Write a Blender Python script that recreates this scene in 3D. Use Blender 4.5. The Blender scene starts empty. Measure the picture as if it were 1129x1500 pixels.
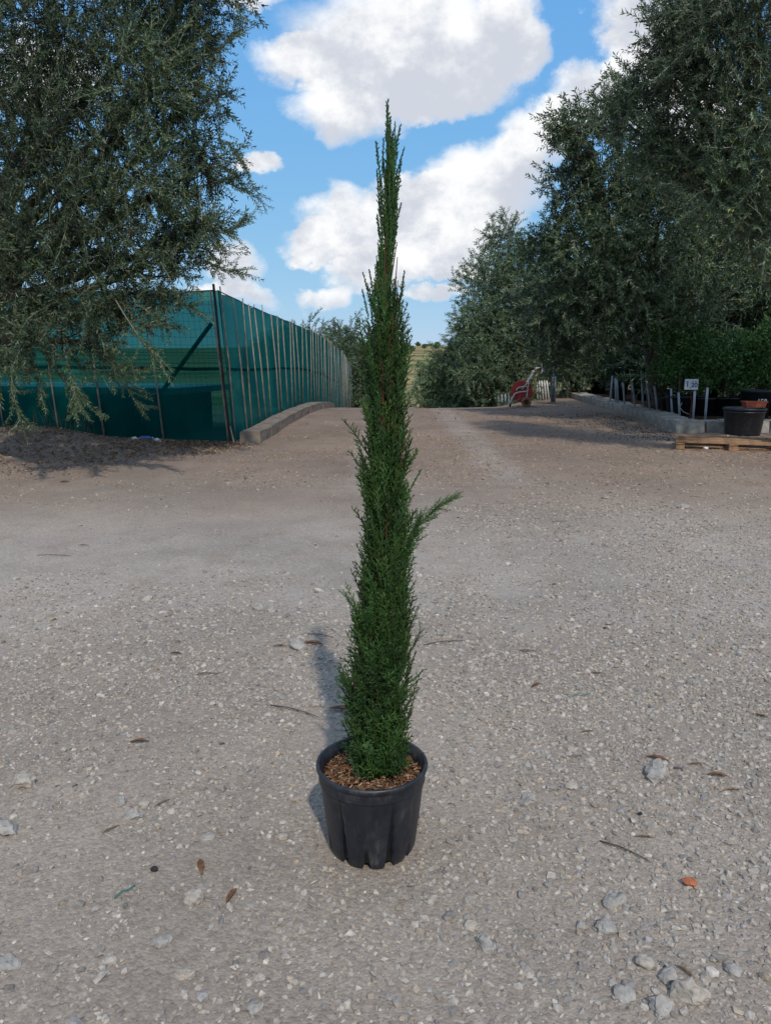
import bpy, bmesh, math, random
import numpy as np
from mathutils import Vector, Matrix

random.seed(7)
RNG = np.random.default_rng(7)
SC = bpy.context.scene
COL = SC.collection
R = math.radians

# ------------------------------------------------------------------ camera
EYE = 1.45
PITCH = R(11.5)
FPX = 1133.0
cam_d = bpy.data.cameras.new('camera')
cam = bpy.data.objects.new('camera', cam_d)
COL.objects.link(cam)
cam.location = (0, 0, EYE)
cam.rotation_euler = (R(90) - PITCH, 0, 0)
cam_d.sensor_fit = 'VERTICAL'
cam_d.sensor_height = 36
cam_d.lens = 36 * FPX / 1500
cam_d.clip_end = 3000
SC.camera = cam


def ray(px, py):
    x, y = (px - 564.5) / FPX, (750 - py) / FPX
    c, s = math.cos(PITCH), math.sin(PITCH)
    return Vector((x, c + y * s, -s + y * c))


def P(px, py, Y):
    d = ray(px, py)
    return Vector((0, 0, EYE)) + d * (Y / d.y)


def G(px, py, z=0.0):
    d = ray(px, py)
    return Vector((0, 0, EYE)) + d * ((z - EYE) / d.z)


# ------------------------------------------------------------------ sun, sky, exposure
SUN_EL = R(46)
SUN_AZ = math.atan2(0.20, -0.98)          # behind the camera, a little to the right
sun_dir = Vector((math.sin(SUN_AZ) * math.cos(SUN_EL), math.cos(SUN_AZ) * math.cos(SUN_EL), math.sin(SUN_EL)))
sun_d = bpy.data.lights.new('sun', 'SUN')
sun_d.energy = 2.75
sun_d.angle = R(1.5)
sun_d.color = (1.0, 0.93, 0.84)
sun = bpy.data.objects.new('sun', sun_d)
COL.objects.link(sun)
sun.location = (5, -20, 20)
sun.rotation_euler = (-sun_dir).to_track_quat('-Z', 'Y').to_euler()

world = bpy.data.worlds.new('World')
SC.world = world
world.use_nodes = True


class NT:
    """small helper that writes shader node trees"""
    def __init__(self, tree):
        self.t = tree

    def n(self, kind, **kw):
        nd = self.t.nodes.new(kind)
        for k, v in kw.items():
            setattr(nd, k, v)
        return nd

    def put(self, sock, v):
        if isinstance(v, bpy.types.NodeSocket):
            self.t.links.new(v, sock)
        elif v is not None:
            if isinstance(v, (tuple, list)) and len(v) == 3 and sock.type == 'RGBA':
                v = (*v, 1)
            sock.default_value = v

    def m(self, op, a, b=None, c=None, clamp=False):
        nd = self.n('ShaderNodeMath', operation=op, use_clamp=clamp)
        self.put(nd.inputs[0], a)
        self.put(nd.inputs[1], b)
        self.put(nd.inputs[2], c)
        return nd.outputs[0]

    def step(self, v, lo, hi, a=0.0, b=1.0):
        nd = self.n('ShaderNodeMapRange', interpolation_type='SMOOTHSTEP')
        for i, x in enumerate((v, lo, hi, a, b)):
            self.put(nd.inputs[i], x)
        return nd.outputs[0]

    def mix(self, f, a, b, blend='MIX'):
        nd = self.n('ShaderNodeMix', data_type='RGBA', blend_type=blend)
        self.put(nd.inputs[0], f)
        self.put(nd.inputs[6], a)
        self.put(nd.inputs[7], b)
        return nd.outputs[2]

    def noise(self, vec, scale, detail=4, rough=0.55, dist=0.0):
        nd = self.n('ShaderNodeTexNoise')
        self.put(nd.inputs['Vector'], vec)
        nd.inputs['Scale'].default_value = scale
        nd.inputs['Detail'].default_value = detail
        nd.inputs['Roughness'].default_value = rough
        nd.inputs['Distortion'].default_value = dist
        return nd.outputs['Fac']

    def vscale(self, vec, s, off=(0, 0, 0)):
        nd = self.n('ShaderNodeMapping')
        self.put(nd.inputs['Vector'], vec)
        nd.inputs['Scale'].default_value = s
        nd.inputs['Location'].default_value = off
        return nd.outputs[0]


def build_world():
    t = world.node_tree
    t.nodes.clear()
    w = NT(t)
    out = w.n('ShaderNodeOutputWorld')
    bg = w.n('ShaderNodeBackground')
    bg.inputs['Strength'].default_value = 0.15
    t.links.new(bg.outputs[0], out.inputs[0])
    sky = w.n('ShaderNodeTexSky', sky_type='NISHITA', sun_disc=False)
    sky.sun_elevation = SUN_EL
    sky.sun_rotation = SUN_AZ
    sky.altitude = 0
    sky.air_density = 1.0
    sky.dust_density = 0.0
    sky.ozone_density = 2.0
    co = w.n('ShaderNodeTexCoord').outputs['Generated']
    sep = w.n('ShaderNodeSeparateXYZ')
    t.links.new(co, sep.inputs[0])
    x, y, z = sep.outputs
    az0 = w.m('ARCTAN2', x, y)
    el0 = w.m('ARCSINE', z)

    def tex(scale, detail, rough, off=(0, 0, 0)):
        nd = w.n('ShaderNodeTexNoise')
        w.put(nd.inputs['Vector'], w.vscale(co, (1, 1, 1.35), off))
        nd.inputs['Scale'].default_value = scale
        nd.inputs['Detail'].default_value = detail
        nd.inputs['Roughness'].default_value = rough
        return nd
    big = tex(11, 3, 0.5)                                    # rolls of the outline
    fine = tex(30, 7, 0.66)                                   # ragged cauliflower edge
    low = tex(14, 4, 0.5, (0.4, 3.0, 1.1))                  # soft light and shade inside
    cb = w.n('ShaderNodeSeparateColor')
    t.links.new(big.outputs['Color'], cb.inputs[0])
    cf = w.n('ShaderNodeSeparateColor')
    t.links.new(fine.outputs['Color'], cf.inputs[0])

    def warp(base, a, ka, b, kb):
        v = w.m('MULTIPLY_ADD', w.m('SUBTRACT', a, 0.5), ka, base)
        return w.m('MULTIPLY_ADD', w.m('SUBTRACT', b, 0.5), kb, v)
    az = warp(az0, cb.outputs[0], 0.085, cf.outputs[0], 0.042)
    el = warp(el0, cb.outputs[1], 0.060, cf.outputs[1], 0.036)
    pv = w.n('ShaderNodeCombineXYZ')
    w.put(pv.inputs[0], az)
    w.put(pv.inputs[1], el)
    pv = pv.outputs[0]
    # cloud heaps: photo position, half width, half height (pixels)
    heaps = [(610, 62, 185, 88), (470, 92, 85, 34), (752, 48, 56, 60), (510, 165, 88, 40), (630, 128, 95, 36),
             (362, -2, 60, 18), (376, 246, 36, 15), (918, 20, 50, 42), (965, 85, 80, 60), (872, 142, 82, 42),
             (785, 195, 72, 46), (705, 268, 118, 58), (625, 290, 80, 45), (505, 335, 88, 52), (470, 352, 62, 32),
             (612, 374, 132, 46), (660, 325, 120, 42), (560, 405, 90, 22), (662, 402, 80, 16), (480, 434, 46, 20), (640, 436, 70, 13),
             (350, 395, 48, 40), (330, 442, 70, 18), (1000, 160, 90, 70), (60, 110, 90, 50)]
    tw = te = None
    for (hx, hy, ha, hb) in heaps:
        d = ray(hx, hy).normalized()
        a0, e0 = math.atan2(d.x, d.y), math.asin(d.z)
        ra, rb = ha / FPX, hb / FPX
        ma = w.n('ShaderNodeVectorMath', operation='MULTIPLY_ADD')
        t.links.new(pv, ma.inputs[0])
        ma.inputs[1].default_value = (1 / ra, 1 / rb, 0)
        ma.inputs[2].default_value = (-a0 / ra, -e0 / rb, 0)
        dt = w.n('ShaderNodeVectorMath', operation='DOT_PRODUCT')
        t.links.new(ma.outputs[0], dt.inputs[0])
        t.links.new(ma.outputs[0], dt.inputs[1])
        q = w.m('SUBTRACT', 1.0, dt.outputs['Value'], clamp=True)
        tw = q if tw is None else w.m('ADD', tw, q)
        te = w.m('MULTIPLY', q, e0) if te is None else w.m('MULTIPLY_ADD', q, e0, te)
    # broken cumulus out of frame, extra cover added to whiten the ambient light
    nb = tex(3.6, 4, 0.55, (7.3, 2.2, 0.4)).outputs['Fac']
    side = w.m('MAXIMUM', w.step(w.m('ABSOLUTE', az0), R(28), R(36)), w.step(el0, R(23), R(29)))
    wb = w.m('MULTIPLY', w.m('MULTIPLY', w.m('SUBTRACT', nb, 0.46), 5.0, clamp=True), side)
    mean = w.m('DIVIDE', te, w.m('MAXIMUM', tw, 0.02))
    tw = w.m('ADD', tw, wb)
    mask = w.step(tw, -0.05, 0.80)
    mask = w.m('MULTIPLY', mask, w.step(el0, R(0.5), R(5), 0.35, 1.0))
    # sunlit heads, grey bases: height inside the heap, softened by the rolls
    tt = w.m('DIVIDE', w.m('SUBTRACT', el0, mean), 0.055)
    tt = w.m('MULTIPLY_ADD', w.m('SUBTRACT', low.outputs['Fac'], 0.5), 4.6, tt)
    tt = w.m('MULTIPLY_ADD', w.m('SUBTRACT', fine.outputs['Fac'], 0.5), 2.6, tt)
    lit = w.step(tt, -0.75, 0.95)
    thick = w.step(tw, 0.1, 0.8, 0.6, 1.0)
    lit = w.m('SUBTRACT', 1.0, w.m('MULTIPLY', w.m('SUBTRACT', 1.0, lit), thick))
    ccol = w.mix(lit, (4.25, 4.5, 5.05), (6.75, 6.8, 6.85))
    # the camera's rendering of the sky: a tone curve per channel, the same for the whole dome
    sc = w.n('ShaderNodeSeparateColor')
    t.links.new(sky.outputs[0], sc.inputs[0])
    cc = w.n('ShaderNodeCombineColor')
    for i, (gain, gam) in enumerate(SKY_CURVE):
        v = w.m('POWER', w.m('MULTIPLY', sc.outputs[i], 0.1), gam)
        w.put(cc.inputs[i], w.m('MULTIPLY', v, gain / 0.15))
    col = w.mix(mask, cc.outputs[0], ccol)
    t.links.new(col, bg.inputs['Color'])


SKY_CURVE = ((0.46, 0.60), (0.64, 0.33), (0.85, 0.07))
build_world()
world.cycles.sampling_method = 'MANUAL'
world.cycles.sample_map_resolution = 256
SC.view_settings.view_transform = 'Standard'
SC.view_settings.look = 'None'
SC.view_settings.exposure = 0.0
SC.view_settings.gamma = 1.0
SC.view_settings.use_curve_mapping = False
SC.cycles.use_denoising = True
SC.cycles.max_bounces = 5
SC.cycles.transparent_max_bounces = 12

# ------------------------------------------------------------------ mesh helpers


def smooth(a, b, v):
    t = np.clip((v - a) / (b - a), 0, 1)
    return t * t * (3 - 2 * t)


def mesh_data(name, V, F, mat=None, C=None, smooth_shade=False):
    """V (n,3); F list of index tuples, or (m,k) array; C per-vertex colours (n,3)"""
    V = np.asarray(V, dtype=np.float32)
    me = bpy.data.meshes.new(name)
    if isinstance(F, np.ndarray):
        m, k = F.shape
        me.vertices.add(len(V))
        me.vertices.foreach_set('co', V.ravel())
        me.loops.add(m * k)
        me.loops.foreach_set('vertex_index', F.astype(np.int32).ravel())
        me.polygons.add(m)
        me.polygons.foreach_set('loop_start', np.arange(0, m * k, k, dtype=np.int32))
        me.polygons.foreach_set('loop_total', np.full(m, k, dtype=np.int32))
        me.update(calc_edges=True)
    else:
        me.from_pydata([tuple(v) for v in V.tolist()], [], [tuple(f) for f in F])
        me.update()
    me.polygons.foreach_set('use_smooth', np.full(len(me.polygons), bool(smooth_shade)))
    if C is not None:
        at = me.color_attributes.new('Col', 'FLOAT_COLOR', 'POINT')
        c4 = np.ones((len(V), 4), dtype=np.float32)
        c4[:, :3] = C
        at.data.foreach_set('color', c4.ravel())
    if mat:
        me.materials.append(mat)
    return me


def link(name, me, parent=None, loc=None, rot=None):
    o = bpy.data.objects.new(name, me)
    COL.objects.link(o)
    if parent:
        o.parent = parent
    if loc is not None:
        o.location = loc
    if rot is not None:
        o.rotation_euler = rot
    return o


def obj(name, V, F, mat, parent=None, C=None, smooth_shade=False, loc=None, rot=None):
    return link(name, mesh_data(name, V, F, mat, C, smooth_shade), parent, loc, rot)


def tag(o, label=None, cat=None, group=None, kind=None):
    if label:
        o['label'] = label
    if cat:
        o['category'] = cat
    if group:
        o['group'] = group
    if kind:
        o['kind'] = kind
    return o


def thing(name, label, cat, loc=(0, 0, 0), rz=0.0, group=None):
    o = bpy.data.objects.new(name, None)
    COL.objects.link(o)
    o.location = loc
    o.rotation_euler = (0, 0, rz)
    o.empty_display_size = 0.1
    return tag(o, label, cat, group)


def copy_tree(o, parent=None):
    c = o.copy()
    COL.objects.link(c)
    c.parent = parent
    for ch in list(o.children):
        copy_tree(ch, c)
    return c


def merge(parts):
    """parts: list of (V, F[, C]) with triangle arrays"""
    Vs, Fs, Cs, k = [], [], [], 0
    for p in parts:
        Vs.append(p[0])
        Fs.append(np.asarray(p[1]) + k)
        if len(p) > 2:
            Cs.append(p[2])
        k += len(p[0])
    V, F = np.concatenate(Vs), np.concatenate(Fs)
    return (V, F, np.concatenate(Cs)) if Cs else (V, F)


def tube(pts, rad, n=6, cap=True):
    pts = np.asarray([tuple(p) for p in pts], float)
    rad = np.broadcast_to(np.asarray(rad, float), (len(pts),))
    V, F = [], []
    ref = None
    for i, p in enumerate(pts):
        d = pts[min(i + 1, len(pts) - 1)] - pts[max(i - 1, 0)]
        d /= np.linalg.norm(d) + 1e-9
        if ref is None:
            ref = np.array([1.0, 0, 0]) if abs(d[0]) < 0.8 else np.array([0, 1.0, 0])
        a = ref - d * ref.dot(d)
        a /= np.linalg.norm(a) + 1e-9
        ref = a
        b = np.cross(d, a)
        for k in range(n):
            t = 2 * math.pi * k / n
            V.append(p + rad[i] * (a * math.cos(t) + b * math.sin(t)))
    for i in range(len(pts) - 1):
        for k in range(n):
            q = (k + 1) % n
            a0, a1, b0, b1 = i * n + k, i * n + q, (i + 1) * n + k, (i + 1) * n + q
            F += [(a0, a1, b1), (a0, b1, b0)]
    if cap:
        m = (len(pts) - 1) * n
        for k in range(1, n - 1):
            F += [(0, k + 1, k), (m, m + k, m + k + 1)]
    return np.array(V), np.array(F)


def lathe(prof, n=32, close=False):
    V, F = [], []
    for (r, z) in prof:
        for k in range(n):
            t = 2 * math.pi * k / n
            V.append((r * math.cos(t), r * math.sin(t), z))
    for i in range(len(prof) - 1):
        for k in range(n):
            q = (k + 1) % n
            F += [(i * n + k, i * n + q, (i + 1) * n + q), (i * n + k, (i + 1) * n + q, (i + 1) * n + k)]
    return np.array(V, float), np.array(F)


def box(cx, cy, cz, sx, sy, sz):
    V = np.array([(cx + a * sx / 2, cy + b * sy / 2, cz + c * sz / 2) for a in (-1, 1) for b in (-1, 1) for c in (-1, 1)], float)
    F = np.array([(0, 1, 3), (0, 3, 2), (4, 6, 7), (4, 7, 5), (0, 4, 5), (0, 5, 1), (2, 3, 7), (2, 7, 6), (0, 2, 6), (0, 6, 4), (1, 5, 7), (1, 7, 3)])
    return V, F


def rough_box(sx, sy, sz, bev=0.02, jit=0.01, seed=0):
    """a worn block: bevelled, subdivided, corners knocked about; base at z=0"""
    rg = random.Random(seed)
    bm = bmesh.new()
    bmesh.ops.create_cube(bm, size=1)
    for v in bm.verts:
        v.co = Vector((v.co.x * sx, v.co.y * sy, (v.co.z + 0.5) * sz))
    bmesh.ops.subdivide_edges(bm, edges=bm.edges[:], cuts=2, use_grid_fill=True)
    for v in bm.verts:
        k = sum((abs(abs(v.co.x) - sx / 2) < 1e-4, abs(abs(v.co.y) - sy / 2) < 1e-4, abs(v.co.z - sz) < 1e-4))
        if k >= 2:
            v.co += Vector((-math.copysign(bev, v.co.x) * rg.uniform(.2, 1), -math.copysign(bev, v.co.y) * rg.uniform(.2, 1),
                            -bev * rg.uniform(.1, .9) if v.co.z > sz * .9 else 0)) * 0.6
        v.co += Vector((rg.uniform(-jit, jit), rg.uniform(-jit, jit), rg.uniform(-jit, jit) if v.co.z > 0.01 else 0))
    bmesh.ops.triangulate(bm, faces=bm.faces[:])
    V = np.array([tuple(v.co) for v in bm.verts])
    bm.verts.index_update()
    F = np.array([[v.index for v in f.verts] for f in bm.faces])
    bm.free()
    return V, F


def frames(D, roll=None):
    """rotation matrices (n,3,3) whose local +Z points along D"""
    D = D / (np.linalg.norm(D, axis=1, keepdims=True) + 1e-9)
    ref = np.where(np.abs(D[:, 2:3]) < 0.95, np.array([[0, 0, 1.0]]), np.array([[1.0, 0, 0]]))
    A = np.cross(ref, D)
    A /= np.linalg.norm(A, axis=1, keepdims=True) + 1e-9
    B = np.cross(D, A)
    if roll is None:
        roll = RNG.uniform(0, 2 * math.pi, len(D))
    c, s = np.cos(roll)[:, None], np.sin(roll)[:, None]
    return np.stack([A * c + B * s, -A * s + B * c, D], axis=2)


def scatter(templates, pos, M, which=None, col=None, tcol=None):
    """join copies of small templates into one mesh; templates (V,F[,C])"""
    n = len(pos)
    if which is None:
        which = RNG.integers(0, len(templates), n)
    out = []
    for k, t in enumerate(templates):
        idx = np.nonzero(which == k)[0]
        if not len(idx):
            continue
        V, F = t[0], t[1]
        W = np.einsum('nij,vj->nvi', M[idx], V) + pos[idx][:, None, :]
        FF = F[None] + (np.arange(len(idx)) * len(V))[:, None, None]
        if len(t) > 2:
            cc = np.broadcast_to(t[2][None], (len(idx), len(V), 3)).copy()
            if col is not None:
                cc *= col[idx][:, None, :]
        else:
            cc = np.broadcast_to(col[idx][:, None, :], (len(idx), len(V), 3))
        out.append((W.reshape(-1, 3), FF.reshape(-1, F.shape[1]), cc.reshape(-1, 3)))
    return merge(out)


# ------------------------------------------------------------------ materials
MATS = {}


def mat(name, base=(0.5, 0.5, 0.5), rough=0.8, spec=0.3, attr=False, noise=None, bump=None, metallic=0.0):
    """noise = (scale, dark, light) multiplies the colour; bump = (scale, strength, distance)"""
    m = bpy.data.materials.new(name)
    m.use_nodes = True
    t = m.node_tree
    b = t.nodes['Principled BSDF']
    w = NT(t)
    b.inputs['Roughness'].default_value = rough
    b.inputs['Specular IOR Level'].default_value = spec
    b.inputs['Metallic'].default_value = metallic
    co = w.n('ShaderNodeTexCoord').outputs['Object']
    c = (*base, 1)
    if attr:
        a = w.n('ShaderNodeAttribute', attribute_name='Col')
        c = a.outputs['Color']
    if noise:
        f = w.noise(co, noise[0], 6, 0.6)
        k = w.step(f, 0.3, 0.7, noise[1], noise[2])
        cmb = w.n('ShaderNodeCombineXYZ')
        for i in range(3):
            w.put(cmb.inputs[i], k)
        c = w.mix(1.0, c, cmb.outputs[0], 'MULTIPLY')
    w.put(b.inputs['Base Color'], c)
    if bump:
        bp = w.n('ShaderNodeBump')
        bp.inputs['Strength'].default_value = bump[1]
        bp.inputs['Distance'].default_value = bump[2]
        w.put(bp.inputs['Height'], w.noise(co, bump[0], 6, 0.6))
        w.put(b.inputs['Normal'], bp.outputs[0])
    MATS[name] = m
    return m


mat('stone', rough=0.92, spec=0.15, attr=True, noise=(90, 0.75, 1.15), bump=(260, 0.35, 0.002))
mat('rock', (0.315, 0.292, 0.262), 0.92, 0.15, noise=(35, 0.72, 1.2), bump=(60, 0.5, 0.004))
mat('rock_warm', (0.36, 0.315, 0.262), 0.92, 0.15, noise=(35, 0.75, 1.2), bump=(60, 0.5, 0.004))
mat('dry_leaf', (0.16, 0.08, 0.04), 0.8, 0.2, noise=(60, 0.6, 1.4))
mat('dry_leaf_pale', (0.24, 0.15, 0.08), 0.8, 0.2, noise=(60, 0.6, 1.4))
mat('twig', (0.10, 0.075, 0.055), 0.9, 0.1, noise=(80, 0.6, 1.4))
mat('litter', rough=0.9, spec=0.1, attr=True)
mat('leaf', rough=0.55, spec=0.35, attr=True)
mat('cypress_leaf', rough=0.6, spec=0.3, attr=True)
mat('bark', (0.10, 0.085, 0.07), 0.95, 0.1, noise=(14, 0.5, 1.5), bump=(30, 0.8, 0.02))
mat('cypress_bark', (0.11, 0.05, 0.03), 0.9, 0.1, noise=(60, 0.6, 1.4))
mat('black_plastic', (0.010, 0.012, 0.017), 0.42, 0.5, noise=(22, 0.75, 1.5), bump=(160, 0.12, 0.002))
mat('dark_plastic', (0.012, 0.013, 0.016), 0.5, 0.4, noise=(8, 0.7, 1.5))
mat('soil', (0.06, 0.038, 0.024), 0.95, 0.05, noise=(60, 0.5, 1.6), bump=(80, 0.8, 0.01))
mat('concrete', (0.225, 0.185, 0.15), 0.95, 0.1, noise=(5, 0.7, 1.15), bump=(40, 0.5, 0.01))
mat('tufa', (0.37, 0.34, 0.29), 0.95, 0.1, noise=(4, 0.62, 1.2), bump=(35, 0.6, 0.012))
mat('cane', (0.27, 0.245, 0.205), 0.8, 0.2, noise=(9, 0.7, 1.2))
mat('pipe', (0.30, 0.33, 0.37), 0.55, 0.3, noise=(5, 0.75, 1.15))
mat('white_pipe', (0.62, 0.62, 0.60), 0.6, 0.3, noise=(5, 0.75, 1.1))
mat('post_dark', (0.02, 0.02, 0.022), 0.6, 0.3, noise=(9, 0.7, 1.4))
mat('steel', (0.15, 0.17, 0.19), 0.6, 0.4, noise=(6, 0.7, 1.2))
mat('wire', (0.02, 0.06, 0.055), 0.6, 0.3)
mat('pallet_wood', (0.31, 0.18, 0.098), 0.85, 0.2, noise=(10, 0.65, 1.2), bump=(60, 0.3, 0.004))
mat('terracotta', (0.30, 0.085, 0.05), 0.8, 0.2, noise=(9, 0.75, 1.2))
mat('red_paint', (0.40, 0.04, 0.035), 0.55, 0.35, noise=(9, 0.6, 1.2))
mat('cream_paint', (0.66, 0.62, 0.52), 0.6, 0.3, noise=(14, 0.6, 1.1))
mat('ochre_paint', (0.52, 0.36, 0.17), 0.7, 0.3, noise=(14, 0.6, 1.1))
mat('rusty_tyre', (0.27, 0.16, 0.10), 0.9, 0.1, noise=(14, 0.6, 1.3))
mat('rust', (0.09, 0.035, 0.02), 0.9, 0.1, noise=(20, 0.6, 1.4))
mat('hose', (0.05, 0.012, 0.012), 0.6, 0.3)
mat('sign_white', (0.50, 0.53, 0.58), 0.6, 0.3, noise=(20, 0.85, 1.05))
mat('ink', (0.03, 0.035, 0.05), 0.7, 0.2)
mat('blue_plastic', (0.03, 0.13, 0.42), 0.4, 0.5)
mat('white_plastic', (0.62, 0.64, 0.66), 0.5, 0.4, noise=(20, 0.8, 1.05))
mat('green_twine', (0.01, 0.16, 0.12), 0.7, 0.2)
mat('clay', (0.36, 0.115, 0.05), 0.75, 0.3, noise=(40, 0.7, 1.25))
mat('tank_wall', (0.012, 0.016, 0.018), 0.7, 0.2, noise=(3, 0.7, 1.4))
mat('tank_rim', (0.50, 0.62, 0.66), 0.5, 0.4, noise=(3, 0.85, 1.1))


def net_material(name, see_through, base, tint):
    """woven shade net: green threads with open mesh between, light that passes is dyed green"""
    m = bpy.data.materials.new(name)
    m.use_nodes = True
    t = m.node_tree
    t.nodes.clear()
    w = NT(t)
    out = w.n('ShaderNodeOutputMaterial')
    co = w.n('ShaderNodeTexCoord').outputs['Object']
    f = w.noise(w.vscale(co, (1, 1, 0.35)), 1.6, 5, 0.6)
    c = w.mix(w.step(f, 0.3, 0.7), tuple(v * 0.8 for v in base), tuple(v * 1.18 for v in base))
    d, tl, tr = w.n('ShaderNodeBsdfDiffuse'), w.n('ShaderNodeBsdfTranslucent'), w.n('ShaderNodeBsdfTransparent')
    w.put(d.inputs[0], c)
    w.put(tl.inputs[0], c)
    w.put(tr.inputs[0], tint)
    a = w.n('ShaderNodeMixShader')
    a.inputs[0].default_value = 0.35
    t.links.new(d.outputs[0], a.inputs[1])
    t.links.new(tl.outputs[0], a.inputs[2])
    b = w.n('ShaderNodeMixShader')
    b.inputs[0].default_value = see_through
    t.links.new(a.outputs[0], b.inputs[1])
    t.links.new(tr.outputs[0], b.inputs[2])
    t.links.new(b.outputs[0], out.inputs[0])
    MATS[name] = m


net_material('net', 0.45, (0.006, 0.130, 0.118), (0.10, 0.36, 0.34))
net_material('net_side', 0.16, (0.012, 0.150, 0.138), (0.14, 0.46, 0.43))
net_material('net_seam', 0.08, (0.003, 0.060, 0.058), (0.1, 0.5, 0.5))


def ground_material():
    m = bpy.data.materials.new('ground')
    m.use_nodes = True
    t = m.node_tree
    b = t.nodes['Principled BSDF']
    w = NT(t)
    pos = w.n('ShaderNodeNewGeometry').outputs['Position']
    sep = w.n('ShaderNodeSeparateXYZ')
    t.links.new(pos, sep.inputs[0])
    x, y, z = sep.outputs
    big = w.noise(pos, 0.55, 4, 0.6)
    mid = w.noise(pos, 3.0, 5, 0.6)
    fine = w.noise(pos, 60, 6, 0.7)
    grit = w.n('ShaderNodeTexVoronoi')
    w.put(grit.inputs['Vector'], pos)
    grit.inputs['Scale'].default_value = 130
    grit2 = w.n('ShaderNodeTexVoronoi')
    w.put(grit2.inputs['Vector'], pos)
    grit2.inputs['Scale'].default_value = 55
    # pale limestone dust near, browner earth farther up the track
    yy = w.m('ADD', y, w.m('MULTIPLY', w.m('SUBTRACT', big, 0.5), 5.0))
    patch = w.noise(w.vscale(pos, (1, 0.45, 1)), 1.1, 5, 0.65)
    yy = w.m('ADD', yy, w.m('MULTIPLY', w.m('SUBTRACT', patch, 0.5), 9.0))
    earth = w.step(yy, 4.0, 12.0)
    dust = w.mix(mid, (0.254, 0.207, 0.163), (0.352, 0.296, 0.238))
    brown = w.mix(mid, (0.196, 0.140, 0.102), (0.300, 0.226, 0.174))
    c = w.mix(earth, dust, brown)
    # pale compacted dust where the yard is driven over, and two faint wheel tracks up the lane
    band = w.m('MULTIPLY', w.step(w.m('ADD', y, w.m('MULTIPLY', patch, 1.6)), 4.2, 5.2), w.step(w.m('ADD', y, w.m('MULTIPLY', mid, 2.0)), 9.0, 6.8))
    xt = w.m('ABSOLUTE', w.m('SUBTRACT', w.m('ABSOLUTE', w.m('ADD', w.m('SUBTRACT', x, 0.9), w.m('MULTIPLY', big, 0.5))), 0.85))
    track = w.m('MULTIPLY', w.step(xt, 0.42, 0.10), w.step(y, 7.0, 10.0))
    pale = w.m('MULTIPLY', w.m('MAXIMUM', w.m('MULTIPLY', band, 0.75), w.m('MULTIPLY', track, 0.6)), w.step(mid, 0.3, 0.6, 0.35, 1.0))
    c = w.mix(pale, c, (0.352, 0.306, 0.262))
    g = w.n('ShaderNodeSeparateColor')
    t.links.new(grit.outputs['Color'], g.inputs[0])
    k = w.m('MULTIPLY_ADD', g.outputs[0], 0.30, 0.85)
    g2 = w.n('ShaderNodeSeparateColor')
    t.links.new(grit2.outputs['Color'], g2.inputs[0])
    k = w.m('MULTIPLY', k, w.m('MULTIPLY_ADD', g2.outputs[1], 0.18, 0.91))
    k = w.m('MULTIPLY', k, w.step(fine, 0.25, 0.75, 0.88, 1.10))
    k = w.m('MULTIPLY', k, w.step(big, 0.3, 0.7, 0.84, 1.12))
    cmb = w.n('ShaderNodeCombineXYZ')
    for i in range(3):
        w.put(cmb.inputs[i], k)
    c = w.mix(1.0, c, cmb.outputs[0], 'MULTIPLY')
    # fields beyond the crest
    field = w.noise(w.vscale(pos, (0.012, 0.05, 1)), 1.0, 3, 0.5)
    grass = w.mix(w.step(field, 0.42, 0.58), (0.10, 0.115, 0.04), (0.30, 0.22, 0.10))
    c = w.mix(w.step(y, 48, 70), c, grass)
    w.put(b.inputs['Base Color'], c)
    b.inputs['Roughness'].default_value = 0.95
    b.inputs['Specular IOR Level'].default_value = 0.1
    h = w.m('ADD', w.m('MULTIPLY', grit.outputs['Distance'], -0.6), w.m('MULTIPLY', fine, 0.8))
    h = w.m('ADD', h, w.m('MULTIPLY', grit2.outputs['Distance'], -0.8))
    bp = w.n('ShaderNodeBump')
    bp.inputs['Strength'].default_value = 0.5
    bp.inputs['Distance'].default_value = 0.008
    w.put(bp.inputs['Height'], h)
    w.put(b.inputs['Normal'], bp.outputs[0])
    MATS['ground'] = m


ground_material()

# ------------------------------------------------------------------ ground


def gz(x, y):
    """height of the ground"""
    x, y = np.asarray(x, float), np.asarray(y, float)
    near = 1 - smooth(20, 40, y)
    z = near * (0.010 * np.sin(1.7 * x + 0.6 * y + .5) + 0.008 * np.sin(-1.1 * x + 2.3 * y)
                + 0.006 * np.sin(4.1 * x + 1.3 * y + 1) + 0.004 * np.sin(6.7 * y - 2.9 * x))
    calm = smooth(0.25, 0.9, np.hypot(x + 0.04, y - 2.09))
    z = z * calm
    y0 = 19.5 + 9 * smooth(3.2, 5.6, x)                      # the crest of the track
    s = np.maximum(y - y0, 0)
    L = 7.0
    drop = np.where(s < L, s * s / (2 * L), s - L / 2) * 0.11
    drop = 5.5 * (1 - np.exp(-drop / 5.5))
    z = z - drop
    z = z + 12.5 * smooth(140, 620, y)                       # the far hillside
    z = z + 0.8 * np.sin(x * 0.013 + 1.2) * smooth(150, 500, y)
    z = z + 0.30 * np.exp(-((x + 5.7) / 1.3) ** 2 - ((y - 12.35) / 0.75) ** 2)   # earth bank left of the fence
    z = z + 0.10 * np.exp(-((x + 7.5) / 2.0) ** 2 - ((y - 12.0) / 0.9) ** 2)
    z = z + 0.05 * smooth(4.2, 5.6, x) * smooth(15, 19, y) * near
    return z


def gzf(x, y):
    return float(gz(x, y))


def axis(dense_lo, dense_hi, step, lo, hi, grow=1.14):
    a = list(np.arange(dense_lo, dense_hi + 1e-6, step))
    d = step
    v = a[-1]
    while v < hi:
        d *= grow
        v += d
        a.append(v)
    d, v = step, a[0]
    pre = []
    while v > lo:
        d *= grow
        v -= d
        pre.append(v)
    return np.array(pre[::-1] + a)


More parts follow.
